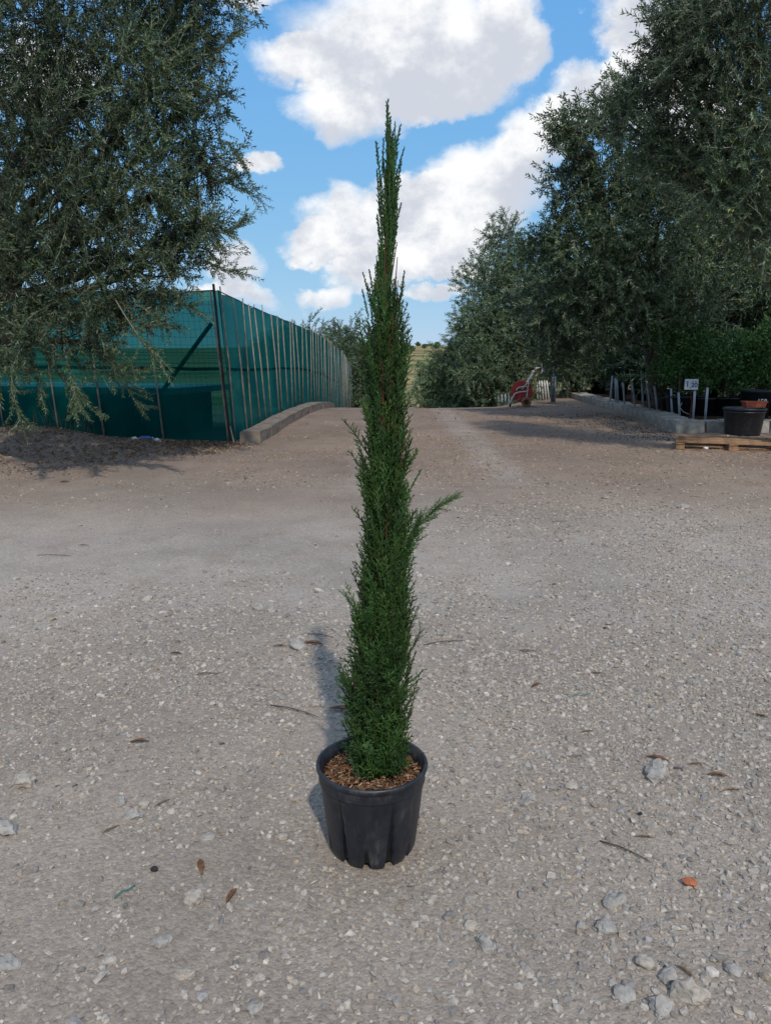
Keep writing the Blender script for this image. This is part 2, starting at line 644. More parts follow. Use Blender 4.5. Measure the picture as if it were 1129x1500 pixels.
gx = axis(-3.2, 3.2, 0.07, -900, 900)
gy = axis(0.8, 9.0, 0.07, -60, 1200, 1.07)
XX, YY = np.meshgrid(gx, gy)
ZZ = gz(XX, YY)
nx, ny = len(gx), len(gy)
I = np.arange(nx * ny).reshape(ny, nx)
quads = np.stack([I[:-1, :-1].ravel(), I[:-1, 1:].ravel(), I[1:, 1:].ravel(), I[1:, :-1].ravel()], 1)
ground = obj('ground', np.stack([XX.ravel(), YY.ravel(), ZZ.ravel()], 1), quads, MATS['ground'], smooth_shade=True)
tag(ground, 'pale gravel yard and earth track running over a low crest', 'ground', kind='structure')

# ------------------------------------------------------------------ gravel


def ico(sub=1):
    bm = bmesh.new()
    bmesh.ops.create_icosphere(bm, subdivisions=sub, radius=1)
    V = np.array([tuple(v.co) for v in bm.verts])
    bm.verts.index_update()
    F = np.array([[v.index for v in f.verts] for f in bm.faces])
    bm.free()
    return V, F


def stone_template(sub, seed):
    rg = np.random.default_rng(seed)
    V, F = ico(sub)
    # cut the ball with random planes: flat, angular facets
    for _ in range(7):
        n = rg.normal(size=3)
        n /= np.linalg.norm(n)
        h = rg.uniform(0.45, 0.85)
        d = V @ n
        over = np.maximum(d - h, 0)
        V = V - over[:, None] * n[None]
    V = V + rg.normal(scale=0.05, size=V.shape)
    V = V * np.array([rg.uniform(.85, 1.25), rg.uniform(.7, 1.0), rg.uniform(.45, .75)])
    return V, F


OCT_V = np.array([(1, 0, 0), (-1, 0, 0), (0, 1, 0), (0, -1, 0), (0, 0, 1), (0, 0, -1)], float)
OCT_F = np.array([(0, 2, 4), (2, 1, 4), (1, 3, 4), (3, 0, 4), (2, 0, 5), (1, 2, 5), (3, 1, 5), (0, 3, 5)])


def chip_template(seed):
    rg = np.random.default_rng(seed)
    V = OCT_V + rg.normal(scale=0.28, size=OCT_V.shape)
    return V * np.array([rg.uniform(.9, 1.3), rg.uniform(.7, 1.), rg.uniform(.45, .8)]), OCT_F


CHIPS = [chip_template(i) for i in range(14)]
STONES = [stone_template(1, 50 + i) for i in range(12)]


def vnoise(x, y, s, seed):
    """smooth value noise in numpy"""
    rg = np.random.default_rng(seed)
    T = rg.random((64, 64))
    u, v = x * s + 1000.3, y * s + 1000.7
    i, j = np.floor(u).astype(int), np.floor(v).astype(int)
    fu, fv = u - i, v - j
    fu, fv = fu * fu * (3 - 2 * fu), fv * fv * (3 - 2 * fv)
    t = lambda a, b: T[a % 64, b % 64]
    return (t(i, j) * (1 - fu) + t(i + 1, j) * fu) * (1 - fv) + (t(i, j + 1) * (1 - fu) + t(i + 1, j + 1) * fu) * fv


def gravel_weight(x, y):
    n = 0.5 * vnoise(x, y, 0.8, 1) + 0.3 * vnoise(x, y, 2.3, 2) + 0.2 * vnoise(x, y, 6, 3)
    k = smooth(0.42, 0.62, n)
    right = smooth(0.1, 1.3, x) * 0.7                       # coarser gravel to the right and in the near left corner
    left = smooth(-0.5, -1.3, x) * smooth(2.9, 2.0, y) * 0.4
    return np.clip(0.012 + 0.62 * k + right * (.35 + .65 * k) * 1.5 + left, 0, 1)


def stone_colours(n, y):
    base = np.array([[.40, .385, .36], [.46, .44, .41], [.33, .33, .335], [.40, .355, .30], [.27, .265, .26], [.53, .51, .48]])
    pick = RNG.choice(len(base), n, p=[.34, .22, .16, .15, .07, .06])
    c = base[pick] * RNG.uniform(.56, .98, (n, 1)) * np.array([1.08, .99, .89])
    e = smooth(5.5, 10, y)[:, None]
    return c * (1 - e) + c * np.array([.86, .74, .64]) * e


def gravel(count, y0, y1, rlo, rhi, templates, margin=1.2, power=1.0):
    m = int(count * 2.6)
    # uniform on the trapezium of ground the camera (or one a step aside) can see
    y = np.sqrt(RNG.uniform(y0 ** 2, y1 ** 2, m)) if power else RNG.uniform(y0, y1, m)
    x = RNG.uniform(-1, 1, m) * (0.52 * y + margin)
    keep = RNG.random(m) < gravel_weight(x, y)
    keep &= ~((x > 5.3) & (y > 14))
    keep &= ~((x < -2.0) & (y > 12.8))
    x, y = x[keep][:count], y[keep][:count]
    n = len(x)
    r = rlo * (rhi / rlo) ** (RNG.random(n) ** 1.5)
    inpot = np.hypot(x + 0.04, y - 2.09) < 0.14
    r[inpot] *= 0.4
    pos = np.stack([x, y, gz(x, y) + r * RNG.uniform(-0.2, 0.25, n)], 1)
    D = RNG.normal(size=(n, 3)) * 0.28 + np.array([0, 0, 1.0])
    M = frames(D) * r[:, None, None]
    return scatter(templates, pos, M, col=stone_colours(n, y))


parts = [gravel(36000, 1.0, 3.3, 0.003, 0.010, CHIPS),
         gravel(34000, 3.0, 6.5, 0.0045, 0.012, CHIPS),
         gravel(22000, 6.2, 14.0, 0.007, 0.019, CHIPS),
         gravel(2600, 13.5, 23.0, 0.014, 0.03, CHIPS),
         gravel(17000, 1.0, 3.6, 0.0055, 0.015, STONES),
         gravel(8000, 3.4, 7.5, 0.008, 0.019, STONES),
         gravel(3800, 1.0, 4.2, 0.009, 0.024, STONES),
         gravel(900, 4.0, 12.5, 0.015, 0.034, STONES)]
V, F, C = merge(parts)
gr = obj('gravel', V, F, MATS['stone'], C=C)
tag(gr, 'loose pale limestone gravel strewn over the yard', 'gravel', kind='stuff')

# ------------------------------------------------------------------ potted cypress
CX, CY = -0.04, 2.09
cyp = thing('potted_cypress', 'slim dark green cypress in a ribbed black nursery pot', 'potted tree', (CX, CY, gzf(CX, CY) + 0.004))

HP = 0.272      # pot height


def pot_wall():
    na, nz_ = 288, 40
    zs = np.concatenate([np.linspace(0.0, 0.222, nz_ - 6), [0.2235, 0.226, 0.235, 0.245, 0.25, 0.252]])
    V, F = [], []
    longs = [R(-90 + a) for a in (-36, 24, 84, 144, 204, 264)]
    shorts = [R(-90 + a) for a in (-6, 54, 114, 174, 234, 294)]
    for z in zs:
        t = z / 0.222
        r0 = 0.127 + 0.026 * min(t, 1) ** 0.85
        if t < 0.12:
            r0 -= 0.006 * (1 - t / 0.12) ** 2
        if z > 0.2232:
            r0 += 0.0045
        for k in range(na):
            a = 2 * math.pi * k / na
            dep = 0
            for A in longs:
                d = abs((a - A + math.pi) % (2 * math.pi) - math.pi)
                hw = 0.015 + 0.10 * max(0, 1 - t / 0.97)
                if t < 0.97:
                    e = min(max((hw - d) / 0.022, 0), 1)
                    dep = max(dep, e * (0.006 + 0.014 * (1 - t)))
            for A in shorts:
                d = abs((a - A + math.pi) % (2 * math.pi) - math.pi)
                if t < 0.36:
                    hw = 0.09 * (1 - t / 0.36) + 0.004
                    e = min(max((hw - d) / 0.02, 0), 1)
                    dep = max(dep, e * 0.016 * (1 - t / 0.36) ** 0.5)
            zz = z
            if t < 0.09:
                zz = z + (0.016 * min(dep / 0.010, 1)) * (1 - t / 0.09)
            V.append(((r0 - dep) * math.cos(a), (r0 - dep) * math.sin(a), zz))
    m = len(zs)
    for i in range(m - 1):
        for k in range(na):
            q = (k + 1) % na
            F.append((i * na + k, i * na + q, (i + 1) * na + q, (i + 1) * na + k))
    return np.array(V), np.array(F)


def dusty_plastic(m):
    t = m.node_tree
    w = NT(t)
    b = t.nodes['Principled BSDF']
    old = b.inputs['Base Color'].links[0].from_socket
    co = w.n('ShaderNodeTexCoord').outputs['Object']
    n1 = w.noise(w.vscale(co, (1, 1, .5)), 26, 7, .7)
    n2 = w.noise(w.vscale(co, (1, 1, .12)), 120, 4, .6)
    f = w.m('MULTIPLY', w.step(n1, .46, .78), w.step(n2, .3, .7, .4, 1.0))
    w.put(b.inputs['Base Color'], w.mix(w.m('MULTIPLY', f, .42), old, (.16, .145, .125)))
    w.put(b.inputs['Roughness'], w.m('MULTIPLY_ADD', f, .4, .42))


dusty_plastic(MATS['black_plastic'])
V, F = pot_wall()
pot = obj('pot', V, F, MATS['black_plastic'], cyp, smooth_shade=True)
# rolled rim and inner wall
prof = [(0.156, 0.247)]
for k in range(11):
    a = R(-60 + 24 * k)
    prof.append((0.1585 + 0.0065 * math.cos(a), 0.2635 + 0.0085 * math.sin(a)))
prof += [(0.150, 0.262), (0.147, 0.235), (0.143, 0.205), (0.12, 0.02), (0.0, 0.02)]
V, F = lathe(prof, 96)
obj('rim', V, F, MATS['black_plastic'], pot, smooth_shade=True)


def soil_disc():
    V, F = [(0, 0, 0.236)], []
    nr, na = 9, 48
    for i in range(1, nr + 1):
        r = 0.1445 * i / nr
        for k in range(na):
            a = 2 * math.pi * k / na
            x, y = r * math.cos(a), r * math.sin(a)
            z = 0.232 + 0.006 * math.sin(40 * x + 3) * math.cos(46 * y) - 0.006 * (i / nr) ** 3 + random.uniform(-.002, .002)
            V.append((x, y, z))
    for k in range(na):
        F.append((0, 1 + k, 1 + (k + 1) % na))
    for i in range(nr - 1):
        for k in range(na):
            a, b = 1 + i * na + k, 1 + i * na + (k + 1) % na
            F += [(a, a + na, b + na), (a, b + na, b)]
    return np.array(V), np.array(F)


V, F = soil_disc()
soil = obj('soil', V, F, MATS['soil'], cyp, smooth_shade=True)
n = 1500
a, rr = RNG.uniform(0, 2 * math.pi, n), 0.143 * np.sqrt(RNG.random(n))
pos = np.stack([rr * np.cos(a), rr * np.sin(a), 0.236 + RNG.uniform(-.004, .006, n)], 1)
D = RNG.normal(size=(n, 3)) * np.array([1, 1, .3])
M = frames(D) * RNG.uniform(.5, 1.25, n)[:, None, None]
cv, cf = box(0, 0, 0, 0.0028, 0.0014, 0.016)
cols = np.array([[.20, .10, .05], [.30, .18, .10], [.11, .06, .035], [.38, .28, .18], [.22, .085, .04], [.06, .04, .03]])[RNG.choice(6, n, p=[.27, .22, .2, .1, .11, .1])]
V, F, C = scatter([(cv, cf)], pos, M, col=cols * RNG.uniform(.7, 1.2, (n, 1)))
tag(obj('bark_mulch', V, F, MATS['litter'], soil, C=C), kind='stuff')

# foliage outline read off the photograph: row, left, right (pixels)
ROWS = np.array([(150, 565, 569), (180, 560, 575), (210, 551, 591), (250, 553, 589), (300, 556, 585), (350, 554, 586), (400, 543, 588),
                 (425, 534, 593), (450, 533, 597), (520, 528, 603), (600, 529, 602), (700, 529, 601), (760, 527, 600), (800, 529, 603),
                 (850, 520, 609), (880, 509, 609), (910, 513, 610), (940, 507, 613), (980, 503, 609), (1020, 500, 605), (1050, 503, 607),
                 (1080, 506, 601), (1110, 511, 598), (1128, 518, 594)], float)
rz_, rc_, rr_ = [], [], []
for (py, l, r) in ROWS:
    a, b = P(l, py, CY), P(r, py, CY)
    rz_.append(a.z)
    rc_.append((a.x + b.x) / 2 - CX)
    rr_.append((b.x - a.x) / 2)
o_ = np.argsort(rz_)
rz_, rc_, rr_ = np.array(rz_)[o_], np.array(rc_)[o_], np.array(rr_)[o_]
ZB, ZT = rz_[0], rz_[-1]


def cyp_c(z):
    return np.interp(z, rz_, rc_)


def cyp_r(z):
    return np.interp(z, rz_, rr_)


def cone(p, d, L, r):
    d = d / (np.linalg.norm(d) + 1e-9)
    ref = np.array([0, 0, 1.0]) if abs(d[2]) < .9 else np.array([1.0, 0, 0])
    a = np.cross(ref, d)
    a /= np.linalg.norm(a)
    b = np.cross(d, a)
    V = [p + r * (a * math.cos(t) + b * math.sin(t)) for t in (0, 2.094, 4.189)]
    V += [p + d * L * 0.8 + 0.8 * r * (a * math.cos(t) + b * math.sin(t)) for t in (0.5, 2.594, 4.689)] if r > .0015 else []
    V.append(p + d * L)
    if len(V) == 7:
        F = [(0, 1, 4), (0, 4, 3), (1, 2, 5), (1, 5, 4), (2, 0, 3), (2, 3, 5), (3, 4, 6), (4, 5, 6), (5, 3, 6)]
    else:
        F = [(0, 1, 3), (1, 2, 3), (2, 0, 3)]
    return np.array(V), np.array(F)


def cyp_spray(seed, L, side, ang, sub=True, step=0.0065):
    """one ascending spray of scale-leaved twiglets along +Z"""
    rg = np.random.default_rng(seed)
    parts = []
    bend = rg.normal(scale=.10 if sub else .035, size=2)
    g = lambda s: np.array([bend[0] * s * s / L, bend[1] * s * s / L, s])
    k, s = 0, L * 0.08
    dark, pale = np.array([.75, .78, .7]), np.array([1.25, 1.2, 1.1])
    v, f = tube([g(0), g(L * .5), g(L * 0.85), g(L)], [.0019, .0016, .0013, .0004], 3, False)
    parts.append((v, f, np.tile(np.array([[.9, .85, .8]]), (len(v), 1))))
    while s < L * 0.97:
        t = s / L
        phi = k * 2.4 + rg.uniform(-.5, .5)
        d = np.array([math.cos(phi) * math.sin(ang), math.sin(phi) * math.sin(ang), math.cos(ang)]) + rg.normal(scale=.12, size=3)
        l = side * (1.05 - t) ** 0.7 * rg.uniform(.6, 1.15) + .004
        v, f = cone(g(s), d, l, .0016 if sub else .0019)
        c = dark + (pale - dark) * rg.uniform(0.2, 0.9)
        parts.append((v, f, np.tile(c, (len(v), 1))))
        if sub:
            dn = d / np.linalg.norm(d)
            m = int(l / 0.0055)
            for j in range(m):
                q = (j + .8) / (m + .6)
                sd = dn + rg.normal(scale=.55, size=3)
                v, f = cone(g(s) + dn * l * q, sd, rg.uniform(.006, .0125) * (1.2 - .5 * q), .00135)
                c = dark + (pale - dark) * rg.uniform(0.2, 1.1)
                parts.append((v, f, np.tile(c, (len(v), 1))))
        s += step * rg.uniform(.7, 1.3)
        k += 1
    return merge(parts)


SPRAY = [cyp_spray(100 + i, RNG.uniform(.085, .12), .030, R(36)) for i in range(8)]
LOOSE = [cyp_spray(140 + i, RNG.uniform(.06, .085), .026, R(50), step=.0075) for i in range(6)]
SHOOT = [cyp_spray(170 + i, RNG.uniform(.10, .15), .0125, R(26), False, step=.0042) for i in range(6)]
NS, NL = len(SPRAY), len(LOOSE)
TEMPL = SPRAY + LOOSE + SHOOT
pos, Ds, which, cl, sc_ = [], [], [], [], []
rg = np.random.default_rng(21)


def lump(z, a):
    return 0.5 + 0.5 * math.sin(z * 17 + 2.0 * math.sin(a) + 1.3) * math.cos(2 * a + z * 9) + 0.25 * math.sin(z * 41 + 3 * a)


i = 0
while i < 2500:
    z = ZB - 0.02 + (ZT - ZB) * rg.random() ** 1.05
    r = float(cyp_r(z)) * (1 - .09 * float(smooth(1.0, .75, z)) * float(smooth(.3, .45, z)))
    if rg.random() > (r / 0.10) ** 1.1 + 0.04 or (z > 1.5 and rg.random() < .3):
        continue
    a = rg.uniform(0, 2 * math.pi)
    u = rg.random() ** 0.42
    r *= .84 + .26 * lump(z * 1.3, a)
    if lump(z, a) < 0.22 and u > 0.6 and rg.random() < .75:
        u *= 0.55
    low = z < 0.62
    L = 0.10
    if z > 1.62:
        k = NS + NL + rg.integers(0, len(SHOOT))
        tilt = rg.uniform(0.0, .16)
        zz = z - L * 1.15
        rad = max(r * u - .012, .003)
    elif low and rg.random() < .65:
        k = NS + rg.integers(0, NL)
        tilt = abs(rg.normal(.42, .3))
        zz = z - .04
        rad = max(r * u - .022, .004)
    else:
        k = rg.integers(0, NS) if rg.random() < .85 else NS + NL + rg.integers(0, len(SHOOT))
        tilt = abs(rg.normal(.20, .13)) if z > .62 else abs(rg.normal(.32, .2))
        zz = z - L * .8
        rad = max(r * u - .020, .004)
    zz = max(zz, 0.245)
    cx = cyp_c(max(zz, ZB))
    aj = a + rg.normal(scale=.3)
    pos.append((cx + rad * math.cos(a), rad * math.sin(a), zz))
    Ds.append((math.sin(tilt) * math.cos(aj), math.sin(tilt) * math.sin(aj), math.cos(tilt)))
    which.append(k)
    inner = 0.72 + 0.32 * u
    cl.append(np.array([0.035, 0.084, 0.020]) * rg.uniform(.62, 1.3) * (.72 + .5 * lump(z * 1.7 + .3, a * 1.5)) * np.array([rg.uniform(.85, 1.25), 1, rg.uniform(.8, 1.2)]))
    sc_.append(rg.uniform(.75, 1.12) * (0.85 if z > 1.5 else 1))
    i += 1
# the upright shoots that make the tip, one by one
for (bx, by, tx, ty) in [(567, 250, 567, 149), (565, 320, 566, 235), (558, 275, 550, 208), (560, 262, 562, 203), (570, 245, 572, 172),
                         (574, 255, 586, 184), (577, 270, 592, 216), (576, 300, 588, 238), (556, 320, 553, 250), (572, 330, 586, 262),
                         (560, 330, 556, 275), (575, 350, 588, 300), (560, 380, 553, 315), (545, 455, 532, 400), (550, 450, 540, 396),
                         (540, 470, 531, 425), (585, 450, 592, 398), (570, 400, 580, 330), (562, 430, 556, 360)]:
    for t, jx in ((0.0, 0), (0.45, 0)):
        a_, b_ = P(bx, by, CY), P(tx, ty, CY)
        q = a_.lerp(b_, t)
        pos.append((q.x - CX, rg.uniform(-.012, .012), q.z))
        d = b_ - q
        Ds.append(tuple(d))
        k = rg.integers(0, len(SHOOT))
        which.append(NS + NL + k)
        sc_.append(d.length / SHOOT[k][0][:, 2].max())
        cl.append(np.array([0.030, 0.085, 0.034]) * rg.uniform(.7, 1.05))
V, F, C = scatter(TEMPL, np.array(pos), frames(np.array(Ds)) * np.array(sc_)[:, None, None], np.array(which), np.array(cl))
crown = obj('crown', V, F, MATS['cypress_leaf'], cyp, C=C)
# stem and inner branches
zs = np.linspace(0.225, P(567, 200, CY).z, 24)
pts = [(cyp_c(max(z, ZB)) * smooth(.25, .6, z) + .004 * math.sin(9 * z), .004 * math.cos(11 * z), z) for z in zs]
st = [tube(pts, np.interp(zs, [zs[0], zs[-1]], [.011, .0018]), 7)]
for k in range(110):
    z = rg.uniform(.27, 1.6)
    a = rg.uniform(0, 6.28)
    L = rg.uniform(.12, .3)
    r = cyp_r(min(z + L, ZT)) * .75
    x0 = cyp_c(max(z, ZB)) * float(smooth(.25, .6, z))
    x1 = cyp_c(min(z + L, ZT))
    st.append(tube([(x0, 0, z), (x0 + .6 * r * math.cos(a), .6 * r * math.sin(a), z + L * .35), (x1 + r * math.cos(a), r * math.sin(a), z + L)], [.003, .0024, .001], 4, False))
V, F = merge(st)
obj('trunk', V, F, MATS['cypress_bark'], cyp, smooth_shade=True)
# the stray side branch leaning out to the right, and smaller strays


def stray(name, way, n, s0, s1, label):
    pw = [P(x, y, CY) - Vector((CX, CY, 0)) for (x, y) in way]
    tp, td, tw_, ts_, tc = [], [], [], [], []
    for i in range(n):
        t = (i + rg.random()) / n * (len(pw) - 1)
        j = min(int(t), len(pw) - 2)
        p = pw[j].lerp(pw[j + 1], t - j)
        d = (pw[j + 1] - pw[j]).normalized() + Vector(rg.normal(scale=.22, size=3))
        tp.append(tuple(p))
        td.append(tuple(d))
        tw_.append(rg.integers(0, NS))
        ts_.append(s0 + (s1 - s0) * t / (len(pw) - 1))
        tc.append(np.array([0.040, 0.104, 0.024]) * rg.uniform(.8, 1.2))
    a = scatter(TEMPL, np.array(tp), frames(np.array(td)) * np.array(ts_)[:, None, None], np.array(tw_), np.array(tc))
    v, f = tube([tuple(p) for p in pw], np.linspace(.0032, .001, len(pw)), 5)
    b = (v, f, np.tile(np.array([[.07, .05, .025]]), (len(v), 1)))
    V, F, C = merge([a, b])
    o = obj(name, V, F, MATS['cypress_leaf'], cyp, C=C)
    o['label'] = label


stray('side_branch', [(585, 850), (598, 805), (611, 775), (636, 748), (666, 729)], 56, .74, .32, 'stray branch leaning out to the right')
stray('side_twig', [(585, 1085), (597, 1058), (607, 1022)], 7, .5, .3, 'thin twig sticking out low on the right')
stray('side_twig', [(525, 1040), (508, 1022), (499, 1008)], 6, .45, .3, 'small twig low on the left')
stray('side_twig', [(598, 960), (608, 945), (615, 925)], 6, .45, .3, 'small twig on the right above the base')
stray('side_twig', [(530, 910), (517, 890), (507, 876)], 7, .5, .35, 'short twig sticking out on the left')

# ------------------------------------------------------------------ net fence on the left
fence = thing('net_fence', 'green shade-net fence with leaning canes along the left of the track', 'fence', (-2.56, 13.0, 0))
FO = np.array([-2.56, 13.0, 0])


def side_top(y):
    return np.interp(y, [13, 16, 20, 27, 35, 43, 52, 60], [2.47, 2.36, 2.26, 2.10, 1.62, .95, .05, -.75])


def side_x(y):
    return np.interp(y, [13, 27, 35, 52, 60], [-2.56, -2.26, -2.03, -1.92, -1.9])


def lean(y):
    return -0.17 * (1 - smooth(13, 22, y))


def side_pt(y, t, out=0.0):
    b = gz(side_x(y), y) - 0.02
    z = b + (side_top(y) - b) * t
    x = side_x(y) + lean(y) * t + out + 0.022 * np.sin(y * 8.1 + 2 * t) * t + 0.02 * np.sin(y * 3.3 + 4 * t) + 0.012 * np.sin(y * 13.7 - 5 * t)
    return np.stack([x, np.asarray(y) + 0 * x, z], -1) - FO


def grid_mesh(f, us, vs):
    V = np.array([f(u, v) for v in vs for u in us]).reshape(-1, 3)
    n, m = len(us), len(vs)
    I = np.arange(n * m).reshape(m, n)
    return V, np.stack([I[:-1, :-1].ravel(), I[:-1, 1:].ravel(), I[1:, 1:].ravel(), I[1:, :-1].ravel()], 1)


V, F = grid_mesh(lambda y, t: side_pt(y, t), np.linspace(13.02, 58, 260), np.linspace(0, 1, 9))
tag(obj('net_panel', V, F, MATS['net_side'], fence, smooth_shade=True))
FA, FB = np.array([-2.60, 13.0]), np.array([-9.6, 14.9])


def front_pt(s, t, out=0.0):
    p = FA + (FB - FA) * s
    b = gzf(p[0], p[1]) - 0.02
    top = 2.47 + 0.10 * s - 0.02 * math.sin(s * 22) ** 2
    z = b + (top - b) * t
    nrm = np.array([-.26, -.965])
    q = p + nrm * (out + 0.02 * math.sin(s * 31 + 3 * t) * math.sin(math.pi * t)) + np.array([-.17, 0]) * t
    return np.array([q[0], q[1], z]) - FO


V, F = grid_mesh(front_pt, np.linspace(-.012, 1, 90), np.linspace(0, 1, 9))
tag(obj('net_panel', V, F, MATS['net'], fence, smooth_shade=True))
# doubled seams half way up, and the dark top hem
V, F = grid_mesh(lambda s, t: front_pt(s, .485 + .022 * t, .006), np.linspace(0, 1, 90), [0, 1])
obj('seam', V, F, MATS['net_seam'], fence, smooth_shade=True)
V, F = grid_mesh(lambda y, t: side_pt(y, .485 + .02 * t, .006), np.linspace(13.02, 58, 200), [0, 1])
obj('seam', V, F, MATS['net_seam'], fence, smooth_shade=True)
V, F = tube([front_pt(s, 1.0) for s in np.linspace(0, 1, 30)], .012, 5)
obj('top_wire', V, F, MATS['post_dark'], fence)
V, F = tube([side_pt(y, 1.0) for y in np.linspace(13.02, 58, 60)], .010, 5)
obj('top_wire', V, F, MATS['post_dark'], fence)
V, F = tube([front_pt(0, -0.02, .01), front_pt(0, .5, .01), front_pt(0, 1.04, .01)], .021, 8)
obj('corner_post', V, F, MATS['post_dark'], fence)
a, b = front_pt(0.02, .79, -.05), front_pt(0.175, .33, -.12)
V, F = tube([a, b], .035, 6)
obj('brace', V, F, MATS['post_dark'], fence)
wires = [tube([front_pt(s, .0, -.035), front_pt(s, .5, -.035), front_pt(s, .985, -.035)], .0022, 3, False) for s in np.arange(0.006, 1, .0138)]
wires += [tube([front_pt(s, t, -.035) for s in np.linspace(0, 1, 14)], .0022, 3, False) for t in np.arange(.03, .985, .052)]
V, F = merge(wires)
tag(obj('wire_mesh', V, F, MATS['wire'], fence), kind='stuff')
# canes standing against the net
rg = random.Random(5)
canes = []
y = 13.08
while y < 57:
    top = 1.0 + rg.uniform(-.01, .055)
    b = side_pt(y + rg.uniform(-.05, .05), 0.0, .035)
    jl = rg.uniform(-.10, .10)
    t = side_pt(y + jl - .05, 1.0, .03)
    t = b + (t - b) * top
    mid = (b + t) / 2 + np.array([rg.uniform(-.01, .02), rg.uniform(-.03, .03), 0])
    V, F = tube([b, mid, t], [.017, .015, .011], 6)
    obj('cane', V, F, MATS['cane'], fence, smooth_shade=True)
    y += rg.uniform(.66, .92)
for s in (0.004, .172, .333, .46, .62, .8):
    b, t = front_pt(s, 0, .035), front_pt(s + .004, 1.0, .03)
    V, F = tube([b, (b + t) / 2 + np.array([.012, 0, 0]), t], [.017, .015, .012], 6)
    obj('cane', V, F, MATS['cane'], fence, smooth_shade=True)
V, F = tube([front_pt(-.012, -0.01, .05), front_pt(-.006, .12, .05)], .012, 6)
obj('cane', V, F, MATS['cane'], fence)

# water tank behind the net
tank = thing('water_tank', 'low dark tank with a pale rim behind the green net', 'tank', (-6.3, 15.6, 0), math.atan2(1.9, -7.0) + math.pi)
V, F = rough_box(5.2, 2.0, 0.755, .01, .004, 3)
obj('tank_wall', V, F, MATS['tank_wall'], tank)
V, F = box(0.12, 0, .815, 5.8, 2.3, .115)
obj('rim', V, F, MATS['tank_rim'], tank)

# kerb of concrete under the net
kerb = thing('concrete_kerb', 'low concrete kerb curving along the foot of the net fence', 'kerb', (-2.3, 12.95, 0))
line = [(12.95, -2.27), (16, -2.2), (18.6, -2.12), (21, -1.98), (23.2, -1.86), (25.5, -1.9), (28, -1.95)]
ys = np.arange(12.95, 27.5, 1.12)
for i in range(len(ys) - 1):
    y0, y1 = ys[i], ys[i + 1]
    lx = lambda q: float(np.interp(q, [p[0] for p in line], [p[1] for p in line]))
    c0, c1 = Vector((lx(y0), y0, gzf(lx(y0), y0))), Vector((lx(y1), y1, gzf(lx(y1), y1)))
    d = c1 - c0
    V, F = rough_box(0.36, d.length - .012, .30, .018, .006, 20 + i)
    mid = (c0 + c1) / 2
    o = obj('concrete_block', V, F, MATS['concrete'], kerb, loc=(mid.x + 2.3, mid.y - 12.95, mid.z - .11),
            rot=(math.asin(d.z / d.length), 0, -math.atan2(d.x, d.y)))

# ------------------------------------------------------------------ stone kerb and planting bed on the right
bed_line = [(5.45, 14.55), (5.62, 17.0), (5.93, 21.2), (6.05, 24.5), (6.05, 27.2)]
skerb = thing('stone_kerb', 'wide kerb of squared pale stone blocks round the plant bed', 'kerb', (5.45, 14.55, 0))


def along(line, s):
    for (a, b) in zip(line[:-1], line[1:]):
        a, b = Vector(a), Vector(b)
        L = (b - a).length
        if s <= L:
            return a.lerp(b, s / L), (b - a).normalized()
        s -= L
    return Vector(line[-1]), (Vector(line[-1]) - Vector(line[-2])).normalized()


rg = random.Random(11)
s = 0.0
k = 0
while s < 12.6:
    L = rg.uniform(.42, .62)
    p, d = along(bed_line, s + L / 2)
    nr = Vector((d.y, -d.x))
    wdt = rg.uniform(.5, .56)
    c = p + nr * (wdt / 2)
    V, F = rough_box(wdt, L - .014, .27 + rg.uniform(-.012, .012), .02, .009, 60 + k)
    obj('stone_block', V, F, MATS['tufa'], skerb, loc=(c.x - 5.45, c.y - 14.55, gzf(c.x, c.y) - .05 - .05 * float(smooth(15, 19, c.y))),
        rot=(0, 0, -math.atan2(d.x, d.y) + rg.uniform(-.015, .015)))
    s += L
    k += 1
x = 6.02
while x < 9.5:
    L = rg.uniform(.34, .44)
    V, F = rough_box(L - .014, .5, .27 + rg.uniform(-.012, .012), .02, .009, 90 + k)
    obj('stone_block', V, F, MATS['tufa'], skerb, loc=(x + L / 2 - 5.45, .262 + rg.uniform(-.01, .01), -.05), rot=(0, 0, rg.uniform(-.015, .015)))
    x += L
    k += 1
for i in range(5):
    L = .5
    V, F = rough_box(L - .014, .3, .30, .02, .009, 190 + i)
    obj('stone_block', V, F, MATS['tufa'], skerb, loc=(6.35 + i * L - 5.45, 27.0 - 14.55, -.02))
bed = np.array([(5.9, 14.95), (12, 14.95), (12, 28), (6.5, 28), (6.45, 24.5), (6.35, 21.2), (6.05, 17.0)])
V = np.concatenate([np.c_[bed, np.full(len(bed), .165)], np.c_[bed, np.full(len(bed), -.1)]])
n = len(bed)
F = [tuple(range(n))] + [(i, i + n, (i + 1) % n + n, (i + 1) % n) for i in range(n)]
tag(obj('planting_bed', V, F, MATS['soil']), 'raised bed of dark soil behind the stone kerb', 'bed', kind='structure')

# ------------------------------------------------------------------ olive trees


